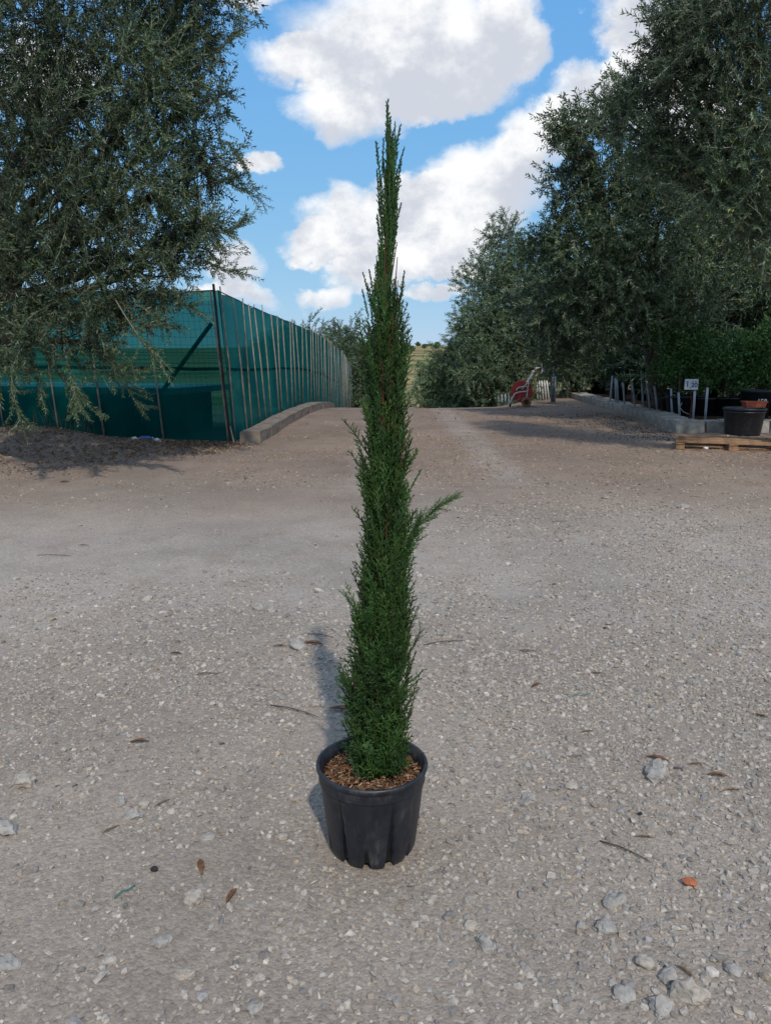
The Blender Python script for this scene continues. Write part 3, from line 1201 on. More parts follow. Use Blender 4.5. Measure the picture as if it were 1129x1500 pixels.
def olive_spray(seed, L, pairs, ll, lw):
    """a twig along +Z with narrow leaves in opposite pairs"""
    rg = np.random.default_rng(seed)
    parts = []
    bend = rg.normal(scale=.22, size=2)
    g = lambda t: np.array([bend[0] * t * t * L, bend[1] * t * t * L, t * L])
    v, f = tube([g(0), g(.5), g(1)], [.0034, .0026, .001], 3, False)
    parts.append((v, f, np.tile(np.array([[.20, .18, .135]]), (len(v), 1))))
    for i in range(pairs):
        t = (i + .6) / pairs
        ph = i * 1.571 + rg.uniform(-.4, .4)
        for sgn in (0, math.pi):
            a = ph + sgn
            sp = rg.uniform(.55, 1.05)
            d = np.array([math.cos(a) * math.sin(sp), math.sin(a) * math.sin(sp), math.cos(sp)]) + rg.normal(scale=.14, size=3)
            d /= np.linalg.norm(d)
            side = np.cross(d, rg.normal(size=3))
            side /= np.linalg.norm(side)
            nn = np.cross(d, side)
            l, w = ll * rg.uniform(.7, 1.15), lw * rg.uniform(.8, 1.15)
            p = g(t)
            V = np.array([p, p + d * l * .45 + side * w / 2 + nn * w * .12, p + d * l + nn * -.1 * l, p + d * l * .45 - side * w / 2 + nn * w * .12])
            F = np.array([(0, 1, 2), (0, 2, 3)])
            silver = rg.random() < .17
            c = np.array([.130, .156, .118]) if silver else np.array([.043, .072, .033])
            c = c * rg.uniform(.7, 1.3)
            if not silver and rg.random() < .025:
                c = np.array([.15, .15, .03])
            parts.append((V, F, np.tile(c, (4, 1))))
    return merge(parts)


OL_NEAR = [olive_spray(300 + i, RNG.uniform(.26, .42), 17, .065, .0165) for i in range(10)]
OL_MID = [olive_spray(330 + i, RNG.uniform(.34, .5), 15, .095, .028) for i in range(8)]
OL_FAR = [olive_spray(350 + i, RNG.uniform(.5, .75), 14, .15, .042) for i in range(8)]


def crown_mesh(name, lobes, templates, dens, seed, droop=0.25, tint=(1, 1, 1)):
    rg = np.random.default_rng(seed)
    pos, D, cl = [], [], []
    for (c, r) in lobes:
        n = max(int(dens * r * r * rg.uniform(.72, 1.18)), 6)
        d = rg.normal(size=(n, 3))
        d /= np.linalg.norm(d, axis=1, keepdims=True)
        rad = r * rg.random(n) ** 0.45 * rg.uniform(.8, 1.12, n)
        p = np.array(c)[None] + d * rad[:, None] * np.array([1, 1, .92])
        dr = d * .75 + rg.normal(scale=.45, size=(n, 3)) + np.array([0, 0, .22])
        dn = rg.random(n) < droop
        dr[dn, 2] -= 1.0
        pos.append(p - 0.12 * dr)
        D.append(dr)
        tone = rg.uniform(.72, 1.32)
        cl.append(np.array(tint) * tone * rg.uniform(.8, 1.2, (n, 1)) * np.ones((n, 3)))
    pos, D, cl = np.concatenate(pos), np.concatenate(D), np.concatenate(cl)
    keep = pos[:, 2] > -3.5
    V, F, C = scatter(templates, pos[keep], frames(D[keep]) * rg.uniform(.75, 1.2, keep.sum())[:, None, None], None, cl[keep])
    return mesh_data(name, V, F, MATS['leaf'], C)


def limbs_mesh(name, base, lobes, r0, seed):
    """gnarled trunk that forks to every lobe of the crown (local coordinates, base at origin)"""
    rg = random.Random(seed)
    cs = [Vector(c) for c, r in lobes]
    mean = sum(cs, Vector()) / len(cs)
    fork = Vector((mean.x * .25, mean.y * .25, max(min(mean.z * .45, 1.6), .6)))
    parts = [tube([(0, 0, -.3), (0.04, 0, .2), tuple(fork * .55 + Vector((rg.uniform(-.1, .1), rg.uniform(-.1, .1), 0))), tuple(fork)],
                  [r0 * 1.5, r0 * 1.1, r0, r0 * .85], 12)]
    for c, r in zip(cs, [l[1] for l in lobes]):
        e = c - fork
        q1 = fork + e * .35 + Vector((rg.uniform(-.2, .2), rg.uniform(-.2, .2), abs(e.z) * .12 + .1))
        q2 = fork + e * .75 + Vector((rg.uniform(-.15, .15), rg.uniform(-.15, .15), .05))
        parts.append(tube([tuple(fork - Vector((0, 0, .1))), tuple(q1), tuple(q2), tuple(c)], [r0 * .42, r0 * .26, r0 * .15, .012], 6))
        for _ in range(5):
            d = Vector((rg.gauss(0, 1), rg.gauss(0, 1), rg.gauss(.2, 1))).normalized() * r * rg.uniform(.6, .95)
            parts.append(tube([tuple(q2), tuple(c * .5 + q2 * .5 + d * .4), tuple(c + d)], [r0 * .1, .012, .004], 4, False))
    V, F = merge(parts)
    return mesh_data(name, V, F, MATS['bark'], smooth_shade=True)


def olive(label, base, lobes, templates, dens, r0, seed, droop=.25, tint=(1, 1, 1), group='olive trees around the yard'):
    root = thing('olive_tree', label, 'olive tree', base, 0, group)
    loc = [(tuple(Vector(c) - Vector(base)), r) for c, r in lobes]
    link('trunk', limbs_mesh('trunk', base, loc, r0, seed), root)
    link('crown', crown_mesh('crown', loc, templates, dens, seed, droop, tint), root)
    return root


def LB(rows, k=1.0):
    return [(tuple(P(x, y, Y * k)), r * k) for (x, y, Y, r) in rows]


# left, close to the camera: trunk just outside the picture
left_l = LB([(255, -60, 8.5, .85), (262, 60, 8.4, .48), (280, 150, 8.4, .44), (220, 130, 8, .6), (296, 245, 8.4, .38), (288, 335, 8.4, .40),
             (200, 260, 8, .62), (170, 370, 7.8, .5), (250, 375, 8.3, .36), (90, 50, 8, .9), (60, 200, 7.8, .8), (100, 330, 7.6, .65),
             (10, 400, 7.5, .6), (110, 450, 7.4, .36), (180, 450, 7.7, .30), (55, 490, 7.3, .30), (140, 500, 7.4, .22), (12, 530, 7.3, .2),
             (230, 430, 8.0, .26)], 1.2)
left_off = LB([(-200, 100, 8.5, 1.2), (-190, 330, 8.5, 1.1), (-350, 220, 9.2, 1.2), (-90, -160, 9, 1.2), (90, -210, 9.6, 1.1),
               (-300, -100, 10, 1.3), (40, 150, 10.2, 1.0), (-200, 100, 11, 1.1)], 1.15)
lb = P(-120, 640, 10.4)
root = olive('big dark olive tree overhanging the green net on the left', (lb.x, lb.y, gzf(lb.x, lb.y)), left_l, OL_NEAR, 580, .26, 41, .35, (.98, 1.02, .94))
root_loc = Vector(root.location)
loc = [(tuple(Vector(c) - root_loc), r) for c, r in left_off]
link('crown', crown_mesh('crown', loc, OL_MID, 150, 43), root)
# hanging shoots with pale stems at its lower right
rgn = np.random.default_rng(77)
hp, hd, hs, stems = [], [], [], []
for (x0, y0, x1, y1, x2, y2) in [(40, 470, 70, 530, 120, 585), (60, 480, 110, 545, 190, 550), (130, 450, 180, 500, 232, 470), (20, 480, 10, 560, 30, 615),
                                 (90, 500, 110, 560, 112, 595), (150, 470, 165, 540, 200, 590), (170, 440, 205, 500, 235, 530), (10, 430, 40, 520, 60, 570),
                                 (100, 470, 150, 540, 205, 545), (280, 370, 320, 400, 350, 395), (290, 330, 330, 350, 352, 330), (300, 200, 335, 200, 358, 240),
                                 (290, 250, 335, 270, 375, 285), (280, 100, 320, 80, 345, 50), (230, 420, 262, 440, 285, 455), (200, 430, 222, 470, 250, 480)]:
    Y = rgn.uniform(8.5, 9.2) if y0 > 420 and x0 < 200 else 9.9
    a, m, b = P(x0, y0, Y + .3), P(x1, y1, Y), P(x2, y2, Y - .1)
    way = [a * (1 - t) ** 2 + m * 2 * t * (1 - t) + b * t * t for t in np.linspace(0, 1, 12)]
    v, f = tube([tuple(p - root_loc) for p in way], np.linspace(.006, .002, 12), 4, False)
    stems.append((v, f, np.tile(np.array([[.24, .21, .16]]), (len(v), 1))))
    for i in range(3, 12):
        for _ in range(2):
            d = (way[i] - way[i - 1]).normalized() + Vector(rgn.normal(scale=.35, size=3))
            hp.append(tuple(way[i] - root_loc))
            hd.append(tuple(d))
            hs.append(rgn.uniform(.55, .9))
hn = len(hp)
sh = scatter(OL_NEAR, np.array(hp), frames(np.array(hd)) * np.array(hs)[:, None, None], None, np.tile(np.array([[1.25, 1.3, 1.1]]), (hn, 1)))
V, F, C = merge([sh] + stems)
o = obj('hanging_shoots', V, F, MATS['leaf'], root, C=C)

# right, close: trunk outside the picture
a_l = LB([(1080, 50, 10, .95), (1000, 25, 10.4, .5), (1120, 200, 10, .85), (1010, 140, 10.5, .62), (1060, 265, 10.3, .65), (1125, 330, 10, .55),
          (995, 225, 10.8, .5), (935, 130, 11, .42), (955, 225, 11, .45), (1040, -70, 10.5, .85), (1150, 400, 10.2, .35), (905, 170, 11.2, .36), (985, 75, 10.6, .4)])
a_off = LB([(1210, 90, 11, 1.2), (1260, 260, 11, 1.1), (1320, 0, 12, 1.3), (1200, -160, 12, 1.3), (1390, 150, 11, 1.3)])
a_off += [((7.5, 10.5, 6.8), 1.5), ((8.9, 10.5, 6.2), 1.5), ((6.9, 9.9, 6.6), 1.2), ((9.6, 11.5, 7.4), 1.3), ((7.6, 11.6, 5.6), 1.3)]  # high lobes out of view, added to throw shade over the bed
ab = P(1235, 650, 11.4)
ra = olive('near olive tree leaning in at the upper right edge', (ab.x, ab.y, 0), a_l, OL_NEAR, 600, .25, 51, .3, (1.35, 1.38, 1.35))
loc = [(tuple(Vector(c) - Vector(ra.location)), r) for c, r in a_off]
link('crown', crown_mesh('crown', loc, OL_MID, 150, 53), ra)
# the tall one behind it
b_l = LB([(900, 150, 16.4, .6), (850, 195, 16.2, .62), (825, 190, 16, .4), (835, 280, 16.5, .7), (900, 255, 17, 1.05), (960, 320, 17, 1.2), (865, 365, 17, 1.15),
          (930, 430, 17, 1.1), (1010, 430, 17, .9), (830, 440, 17.5, .95), (808, 360, 17.5, .6), (880, 490, 17.2, .75), (815, 510, 18, .75),
          (785, 450, 19, .7), (1050, 370, 17.5, 1.0), (1010, 260, 18, 1.1), (1090, 320, 19, 1.0)])
bb = P(915, 590, 22.0)
olive('tall olive tree behind the plant bed, right of the hose reel', (bb.x, 19.3, .16), b_l, OL_MID, 300, .2, 61, .3, (1.4, 1.42, 1.38))
# the bushy one by the crest, behind the hose reel
c_l = LB([(742, 345, 26, .8), (722, 415, 26, 1.25), (772, 400, 27, 1.4), (708, 478, 25.5, 1.15), (760, 500, 26, 1.6), (700, 540, 25, 1.0),
          (745, 560, 25.2, 1.0), (800, 470, 27, 1.5), (690, 470, 25.5, .7), (830, 540, 26, 1.1), (720, 585, 25, .8), (775, 590, 25.5, .8)])
cb = P(755, 610, 26.5)
rc = olive('bushy olive tree at the crest, behind the red hose reel', (cb.x, cb.y, gzf(cb.x, cb.y)), c_l, OL_MID, 260, .25, 71, .15, (1.5, 1.55, 1.5))
d_l = LB([(655, 560, 29, 1.15), (685, 530, 29, 1.3), (628, 578, 29, .6), (670, 590, 28.5, 1.0), (700, 590, 28.5, 1.0), (700, 505, 29.5, 1.0), (640, 552, 29, .8), (618, 590, 28.6, .5)])
db = P(675, 625, 29.5)
olive('low rounded grey-green olive bush beside the track past the crest', (db.x, db.y, gzf(db.x, db.y)), d_l, OL_MID, 330, .12, 81, .1, (2.3, 2.35, 2.15))
# a free-standing olive, copied for the trees further off
e_l = [((0, 0, 3.0), 1.5), ((1.3, .3, 2.6), 1.2), ((-1.2, -.3, 2.7), 1.2), ((.3, 1.1, 2.9), 1.2), ((-.2, -1.2, 2.6), 1.2), ((.5, 0, 4.2), 1.0), ((-.6, .2, 4.0), .9),
       ((1.4, -.8, 1.3), 1.0), ((-1.4, .6, 1.2), 1.0), ((0, -1.2, 1.0), 1.0), ((.2, 1.2, 1.0), 1.0), ((-1.1, -1.0, .8), .9)]
E = olive('grey olive tree whose top shows over the far net', (-4.4, 42, gzf(-4.4, 42)), [(tuple(Vector(c) + Vector((-4.4, 42, gzf(-4.4, 42)))), r) for c, r in e_l],
          OL_FAR, 95, .2, 91, .05, (1.5, 1.55, 1.45))
for (x, y, s, rz, lab) in [(-1.9 - .5, 47, 1.12, 1.1, 'grey olive tree just left of the cypress, beyond the net'), (-6.6, 46, .95, 2.0, 'grey olive tree behind the net, left of the other tops'),
                           (9.6, 22, 1.25, .6, 'dark olive tree behind the potted shrubs on the right'), (12.5, 20, 1.3, 2.6, 'dark olive tree at the far right behind the shrubs'),
                           (9.0, 31, 1.3, 4.1, 'olive tree deep behind the plant bed on the right'), (14.5, 29, 1.4, 5.2, 'furthest olive tree on the right, behind the bed')]:
    c = copy_tree(E)
    c.location = (x, y, gzf(x, y))
    c.scale = (s, s, s)
    c.rotation_euler = (0, 0, rz)
    c['label'] = lab
# trees on the far hillside
rg = random.Random(3)
small = [((0, 0, 1.9), 1.35), ((1.1, 0, 1.6), 1.1), ((-1.1, .2, 1.6), 1.1), ((.2, -.9, 1.4), 1.0), ((.2, .8, 2.1), 1.0), ((-.3, 0, 2.7), .8)]
FT = olive('small round olive tree on the distant hillside', (40, 240, gzf(40, 240)), [(tuple(Vector(c) + Vector((40, 240, gzf(40, 240)))), r) for c, r in small],
           [olive_spray(400 + i, .8, 9, .34, .16) for i in range(4)], 34, .15, 95, 0, (1.7, 1.75, 1.3), 'olive trees on the distant hillside')
for i in range(130):
    y = 230 + 480 * rg.random() ** .8
    if 300 < y < 350:
        continue
    x = (rg.uniform(-.10, .30)) * y
    c = copy_tree(FT)
    s = rg.uniform(.6, 1.1)
    c.location = (x, y, gzf(x, y) - .2)
    c.scale = (s, s, s * rg.uniform(.8, 1.1))
    c.rotation_euler = (0, 0, rg.uniform(0, 6))

# ------------------------------------------------------------------ potted shrubs in the bed


def leafy(seed, n, lobes, ll, lw, base):
    rg = np.random.default_rng(seed)
    P_, D_, c_ = [], [], []
    tot = sum(r * r for _, r in lobes)
    for c, r in lobes:
        m = int(n * r * r / tot)
        d = rg.normal(size=(m, 3))
        d /= np.linalg.norm(d, axis=1, keepdims=True)
        P_.append(np.array(c) + d * (r * rg.random(m) ** .4)[:, None] * rg.uniform(.85, 1.15, (m, 1)))
        D_.append(d + rg.normal(scale=.6, size=(m, 3)) + np.array([0, 0, .35]))
        c_.append(np.array(base) * rg.uniform(.55, 1.5, (m, 1)) * np.array([1, 1, 1]) * np.ones((m, 3)))
    V = np.array([(0, 0, 0), (lw / 2, .1 * lw, ll * .5), (0, -.15 * ll, ll), (-lw / 2, .1 * lw, ll * .5)])
    F = np.array([(0, 1, 2), (0, 2, 3)])
    return scatter([(V, F)], np.concatenate(P_), frames(np.concatenate(D_)), None, np.concatenate(c_))


def shrub_meshes(seed, col, zlo=.75, zhi=1.55, n=3400):
    rg = random.Random(seed)
    lobes = [((rg.uniform(-.34, .34), rg.uniform(-.34, .34), zlo + (zhi - zlo) * (k + rg.random()) / 9), rg.uniform(.20, .36)) for k in range(9)]
    V, F, C = leafy(seed, n, lobes, .075, .036, col)
    cm = mesh_data('crown', V, F, MATS['leaf'], C)
    parts = [tube([(0, 0, .3), (.02, .01, .8), (0, 0, 1.2)], [.022, .018, .012], 7)]
    for (c, r) in lobes:
        parts.append(tube([(0, 0, .75 + rg.uniform(0, .3)), tuple(Vector(c) * .6 + Vector((0, 0, .45))), c], [.01, .007, .003], 4, False))
    V, F = merge(parts)
    tm = mesh_data('trunk', V, F, MATS['bark'], smooth_shade=True)
    V, F = lathe([(0, 0), (.19, 0), (.235, .33), (.245, .33), (.248, .36), (.232, .36), (.225, .31), (0, .31)], 28)
    pm = mesh_data('pot', V, F, MATS['dark_plastic'], smooth_shade=True)
    return cm, tm, pm


SH = [shrub_meshes(500 + i, (.060, .135, .035)) for i in range(3)]
SHD = [shrub_meshes(520 + i, (.028, .062, .021), .5, 1.5) for i in range(2)]


def shrub(x, y, z, s, rz, meshes, label, group):
    r = thing('potted_shrub', label, 'shrub', (x, y, z), rz, group)
    r.scale = (s, s, s)
    for nm, me in zip(('crown', 'trunk', 'pot'), meshes):
        link(nm, me, r)


rg = random.Random(17)
ORD = ['first', 'second', 'third', 'fourth', 'fifth', 'sixth', 'seventh', 'eighth']
for (x0, dx_, y0, m, n_, how, where, grp) in [(6.30, .52, 16.7, SH, 7, 'bright green', 'front row of the bed', 'potted shrubs in the front row'),
                                              (6.55, .62, 18.0, SH, 7, 'green', 'second row of the bed', 'potted shrubs in the second row'),
                                              (6.75, .66, 22.6, SHD, 8, 'dark green', 'dark back row', 'dark shrubs at the back of the bed'),
                                              (6.45, .66, 26.2, SHD, 8, 'dark green', 'furthest row of the bed', 'furthest row of shrubs')]:
    for i in range(n_):
        shrub(x0 + i * dx_ + rg.uniform(-.06, .06), y0 + rg.uniform(-.15, .15), .165, rg.uniform(.86, 1.16), rg.uniform(0, 6), m[i % len(m)],
              f'{how} potted shrub, {ORD[i]} from the left in the {where}', grp)

# ------------------------------------------------------------------ stakes along the bed
stakes = [(893, 588, 896.5, 550.6), (901.5, 590, 900.5, 554), (905, 591, 903, 555), (914, 592.5, 912, 560.5), (929.6, 595.8, 925.7, 561.6), (941.8, 598, 939.6, 562.7),
          (951, 600, 947.7, 562.7), (962, 601, 958, 566), (983.7, 606.8, 982, 569), (994.7, 609, 993, 575), (1014.5, 613.4, 1017, 572.6), (1032, 614.5, 1035.5, 568)]
desc = ['tall pale grey pipe stake furthest along the kerb', 'pale grey pipe stake, second from the far end', 'pale grey pipe stake, right one of the far trio', 'short grey pipe stake just right of the far trio',
        'grey pipe stake beneath the tallest thin cane', 'grey pipe stake, sixth from the far end', 'grey pipe stake, seventh from the far end', 'grey pipe stake leaning left in mid kerb',
        'grey pipe stake, second to the left of the sign', 'short grey pipe stake just left of the sign', 'grey pipe stake right behind the sign post', 'thick grey pipe stake between sign and black tub']
for (bx, by, tx, ty), lab in zip(stakes, desc):
    b = G(bx, by, .2)
    t = P(tx, ty, b.y + .02)
    d = (b - t).normalized()
    b2 = b + d * .2
    r = .024
    V, F = tube([tuple(b2), tuple((b + t) / 2), tuple(t)], r, 10)
    V2 = V - np.array(tuple(b2))
    o = thing('pipe_stake', lab, 'stake', tuple(b2), 0, 'grey pipe stakes along the kerb')
    obj('pipe', V2, F, MATS['pipe'], o, smooth_shade=True)
    cp = t - b2
    V, F = tube([tuple(cp), tuple(cp - d * .012)], r * 1.12, 10)
    obj('cap', V, F, MATS['steel'], o, smooth_shade=True)
for i, (bx, by, tx, ty, lab) in enumerate([(926, 590, 921.5, 540, 'tallest thin pale cane rising above the pipe stakes'), (940, 590, 938, 543, 'thin cane, middle one above the stakes'), (947, 590, 944.5, 545, 'thin cane just right of the middle one'),
                                           (1083, 600, 1086, 555, 'thin split cane rising behind the terracotta trough')]):
    b = G(bx, by + 6, .17)
    t = P(tx, ty, b.y)
    V, F = tube([tuple(b), tuple(b * .5 + t * .5 + Vector((.01, 0, 0))), tuple(t)], [.011, .010, .008], 6)
    V2 = V - np.array(tuple(b))
    o = obj('bamboo_cane', V2, F, MATS['cane'], loc=tuple(b), smooth_shade=True)
    tag(o, lab, 'cane', 'thin canes in the bed')
for i in range(5):
    bx = 787 + i * 4.2
    b = P(bx, 587, 25.0)
    V, F = tube([(0, 0, -.2), (-.03 - .02 * i * .5, 0, .25), (-.06 - .02 * i * .5, 0, .46)], [.028, .028, .026], 8)
    o = obj('white_stake', V, F, MATS['white_pipe'], loc=(b.x, b.y, gzf(b.x, b.y) + .15), smooth_shade=True)
    tag(o, f'short white leaning stake by the hose reel, {ORD[i]} from the left of five', 'stake', 'row of white stakes by the hose reel')
for i in range(4):
    b = P(729 + i * 5.0, 594, 24.6)
    V, F = tube([(0, 0, -.2), (.01, 0, .15), (.0, 0, .34)], [.03, .03, .028], 8)
    o = obj('grey_stake', V, F, MATS['pipe'], loc=(b.x, b.y, gzf(b.x, b.y) + .02), smooth_shade=True)
    tag(o, f'stubby grey stake left of the hose reel, {ORD[i]} from the left of four', 'stake', 'stubby stakes left of the hose reel')
p = G(806, 592)
o = thing('grey_post', 'tall grey metal post right of the hose reel', 'post', (p.x, p.y - .2, gzf(p.x, p.y)))
V, F = tube([(0, 0, -.1), (.0, 0, .65), (-.02, 0, 1.32)], .045, 10)
obj('post', V, F, MATS['steel'], o, smooth_shade=True)
V, F = box(0, 0, .03, .2, .2, .06)
obj('foot', V, F, MATS['concrete'], o)
V, F = tube([(.08, .02, 0), (.07, .02, .8)], .03, 8)
obj('sleeve', V, F, MATS['pipe'], o, smooth_shade=True)

# ------------------------------------------------------------------ price sign on the kerb
b = G(1009.5, 615, .22)
sg = thing('plant_sign', 'small white hand-lettered sign on a thin stake at the kerb', 'sign', (b.x, b.y, .215))
t = P(1011, 563, b.y)
V, F = tube([(0, 0, -.02), (.01, 0, .3), (t.x - b.x, 0, t.z - .215)], .010, 6)
obj('stake', V, F, MATS['rust'], sg)
bw, bh = .255, .20
cz = t.z - .215
pl = obj('board', *box(t.x - b.x + .005, -.02, cz, bw, .012, bh), MATS['sign_white'], sg)


def text(s, size, x, z, parent, m, y=-.0275):
    cu = bpy.data.curves.new('lettering', 'FONT')
    cu.body = s
    cu.size = size
    cu.extrude = .0006
    cu.offset = size * .02
    cu.align_x = 'CENTER'
    cu.align_y = 'CENTER'
    cu.materials.append(m)
    tmp = bpy.data.objects.new('lettering', cu)
    COL.objects.link(tmp)
    bpy.context.view_layer.update()
    me = bpy.data.meshes.new_from_object(tmp.evaluated_get(bpy.context.evaluated_depsgraph_get()))
    bpy.data.objects.remove(tmp)
    o = link('lettering', me, parent)
    o.location = (x, y, z)
    o.rotation_euler = (R(90), 0, 0)
    return o


x0 = t.x - b.x + .005
text('1', .13, x0 - .075, cz - .005, pl, MATS['ink'])
text('20', .12, x0 + .055, cz - .015, pl, MATS['ink'])
marks = [box(x0 - .085, -.0275, cz + .052, .055, .002, .010), box(x0 + .02, -.0275, cz + .056, .04, .002, .008), box(x0 + .075, -.0275, cz + .05, .035, .002, .012),
         box(x0 - .02, -.0275, cz - .06, .02, .002, .01)]
V, F = merge(marks)
obj('lettering', V, F, MATS['ink'], pl)
V, F = tube([(-.16, .03, .33), (-.20, .03, .25), (-.13, .02, .16), (-.02, 0, .11)], .008, 5)
obj('tie', V, F, MATS['cane'], sg)

# ------------------------------------------------------------------ big black tub with terracotta trough
tb = P(1088, 630, 14.18)
tub = thing('plant_tub', 'big empty black plastic tub standing before the stone blocks', 'tub', (tb.x, 14.2, gzf(tb.x, 14.2)))
V, F = lathe([(0, 0), (.295, 0), (.30, .02), (.355, .44), (.372, .445), (.378, .47), (.368, .485), (.35, .475), (.29, .05), (0, .05)], 48)
obj('wall', V, F, MATS['black_plastic'], tub, smooth_shade=True)
V, F = lathe([(.356, .40), (.364, .405), (.364, .42), (.357, .425)], 48)
obj('band', V, F, MATS['black_plastic'], tub, smooth_shade=True)
tr = thing('terracotta_trough', 'reddish brown planter trough resting on the rim of the black tub', 'planter', (tb.x + .17, 14.22, gzf(tb.x, 14.2) + .487), .06)


def trough():
    o, i_ = [(-.20, -.09), (.20, -.09), (.20, .09), (-.20, .09)], .012
    V, F = [], []
    lev = [(.86, 0.0), (.98, .10), (1.06, .102), (1.06, .125), (.96, .125), (.80, .015)]
    for (s, z) in lev:
        for (x, y) in o:
            V.append((x * s, y * s, z))
    for k in range(len(lev) - 1):
        for j in range(4):
            q = (j + 1) % 4
            F.append((k * 4 + j, k * 4 + q, k * 4 + 4 + q, k * 4 + 4 + j))
    F += [(3, 2, 1, 0), (20, 21, 22, 23)]
    return np.array(V), np.array(F)


V, F = trough()
V[:, 2] *= .9
obj('body', V, F, MATS['terracotta'], tr)
V, F = box(0, 0, .095, .40, .16, .012)
obj('soil', V, F, MATS['soil'], tr)
pn = thing('nursery_pot', 'dark pot with white painted numbers behind the stone blocks', 'pot', (P(1106, 590, 15.6).x, 15.6, .165))
V, F = lathe([(0, 0), (.24, 0), (.29, .55), (.30, .55), (.30, .6), (.28, .6), (.27, .5), (0, .5)], 32)
obj('wall', V, F, MATS['dark_plastic'], pn, smooth_shade=True)
o = text('158', .13, -.02, .38, pn, MATS['white_plastic'], y=-.30)
V, F = lathe([(0, .51), (.268, .505)], 24)
obj('soil', V, F, MATS['soil'], pn)

# ------------------------------------------------------------------ pallet
pal = thing('wooden_pallet', 'weathered wooden pallet lying flat in front of the black tub', 'pallet', (4.50, 11.98, gzf(4.6, 12)), R(-20))
LP, DP = 1.75, 1.05
rg = random.Random(9)


def board(x, y, z, sx, sy, sz, rz=0):
    V, F = rough_box(sx, sy, sz, .004, .0015, rg.randint(0, 999))
    return obj('board', V, F, MATS['pallet_wood'], pal, loc=(x, y, z), rot=(rg.uniform(-.006, .006), rg.uniform(-.006, .006), rz))


for yy in (.06, DP / 2, DP - .06):
    board(LP / 2, yy, .004, LP, .10, .02)
    for xx in (.07, LP / 2 - .05, LP - .07):
        V, F = rough_box(.13, .10, .078, .004, .002, rg.randint(0, 999))
        obj('block', V, F, MATS['pallet_wood'], pal, loc=(xx, yy, .0255))
for xx in (.07, LP / 2 - .05, LP - .07):
    board(xx, DP / 2, .105, .13, DP, .02)
for i, yy in enumerate((.06, .32, .56, .78, DP - .06)):
    board(LP / 2 + (.02 if i == 2 else 0), yy, .127, LP - (.10 if i == 3 else 0), .10 + rg.uniform(-.01, .02), .022, rg.uniform(-.012, .012))
q = P(1034, 653, 11.75)
V, F = ico(2)
V = V * np.array([.04, .02, .02]) * (1 + .35 * np.sin(V[:, :1] * 7 + V[:, 1:2] * 9))
o = obj('plastic_scrap', V, F, MATS['white_plastic'], loc=(q.x, q.y, .055))
tag(o, 'crumpled white plastic scrap lying at the pallet', 'litter')

# ------------------------------------------------------------------ hose reel cart
hr = G(766, 597)
reel = thing('hose_reel', 'red hose reel on two rusty wheels with a bent cream handle', 'hose reel', (hr.x + .10, hr.y + .15, gzf(hr.x, hr.y)), R(-8))


def zp(x, y):
    return ((x - 500) / 748, (960 - y) / 748)


def bar(name, way, r, m, y, parent=reel):
    V, F = tube([(zp(*p)[0], y, zp(*p)[1]) for p in way], r, 8)
    return obj(name, V, F, m, parent, smooth_shade=True)


def disc(r, th, rin=.05):
    V, F = lathe([(rin, -th / 2), (r, -th / 2), (r + .012, 0), (r, th / 2), (rin, th / 2)], 40)
    return V[:, [0, 2, 1]], F[:, ::-1]


dx, dz = zp(400, 645)
drum = None
for y in (-.17, .17):
    V, F = disc(.285, .012)
    o = obj('drum_flange', V, F, MATS['red_paint'], reel, loc=(dx, y, dz), smooth_shade=False)
V, F = lathe([(.0, -.16), (.10, -.16), (.10, .16), (0, .16)], 24)
drum = obj('drum_core', V[:, [0, 2, 1]], F[:, ::-1], MATS['red_paint'], reel, loc=(dx, 0, dz), smooth_shade=False)
coil = []
for k in range(150 * 4):
    a = k * .13
    coil.append((.185 * math.cos(a) * (1 + .06 * math.sin(a * .05)), -.14 + .28 * abs(((k / 600 * 3) % 2) - 1), .185 * math.sin(a)))
V, F = tube(coil, .022, 6)
obj('hose', V, F, MATS['hose'], drum, smooth_shade=True)
wx, wz = zp(500, 858)
for y in (-.24, .24):
    V, F = lathe([(.075, -.03), (.125, -.032), (.137, -.02), (.139, 0), (.137, .02), (.125, .032), (.075, .03)], 36)
    wh = obj('wheel', V[:, [0, 2, 1]], F[:, ::-1], MATS['rusty_tyre'], reel, loc=(wx, y, .138), smooth_shade=True)
    V, F = lathe([(0, -.026), (.02, -.03), (.03, -.016), (.07, -.012), (.079, -.024), (.079, .024), (.07, .012), (.03, .016), (0, .02)], 30)
    obj('rim', V[:, [0, 2, 1]], F[:, ::-1], MATS['rust'], wh, smooth_shade=False)
V, F = tube([(wx, -.25, .138), (wx, .25, .138)], .012, 8)
obj('axle', V, F, MATS['rust'], reel)
V, F = tube([(dx, -.22, dz), (dx, .22, dz)], .016, 8)
obj('drum_axle', V, F, MATS['rust'], reel)
for y in (-.205, .205):
    bar('handle_bar', [(400, 600), (520, 440), (600, 300), (660, 190), (700, 164), (790, 160), (822, 185), (815, 245), (765, 290)], .021, MATS['cream_paint'], y)
    bar('leg', [(510, 640), (420, 645), (345, 655), (262, 685), (215, 770), (185, 860), (165, 956)], .021, MATS['cream_paint'], y)
    bar('strut', [(640, 765), (668, 560), (690, 400), (700, 200)], .022, MATS['ochre_paint'], y)
    bar('upright', [(505, 860), (508, 740), (520, 560), (530, 430)], .019, MATS['cream_paint'], y)
    bar('guard', [(290, 625), (300, 590), (340, 560), (420, 540), (500, 540)], .017, MATS['cream_paint'], y)
bar('foot', [(185, 870), (160, 958)], .026, MATS['post_dark'], -.205)
V, F = tube([(zp(700, 164)[0], -.205, zp(700, 164)[1]), (zp(700, 164)[0], .205, zp(700, 164)[1])], .013, 8)
obj('cross_bar', V, F, MATS['cream_paint'], reel)
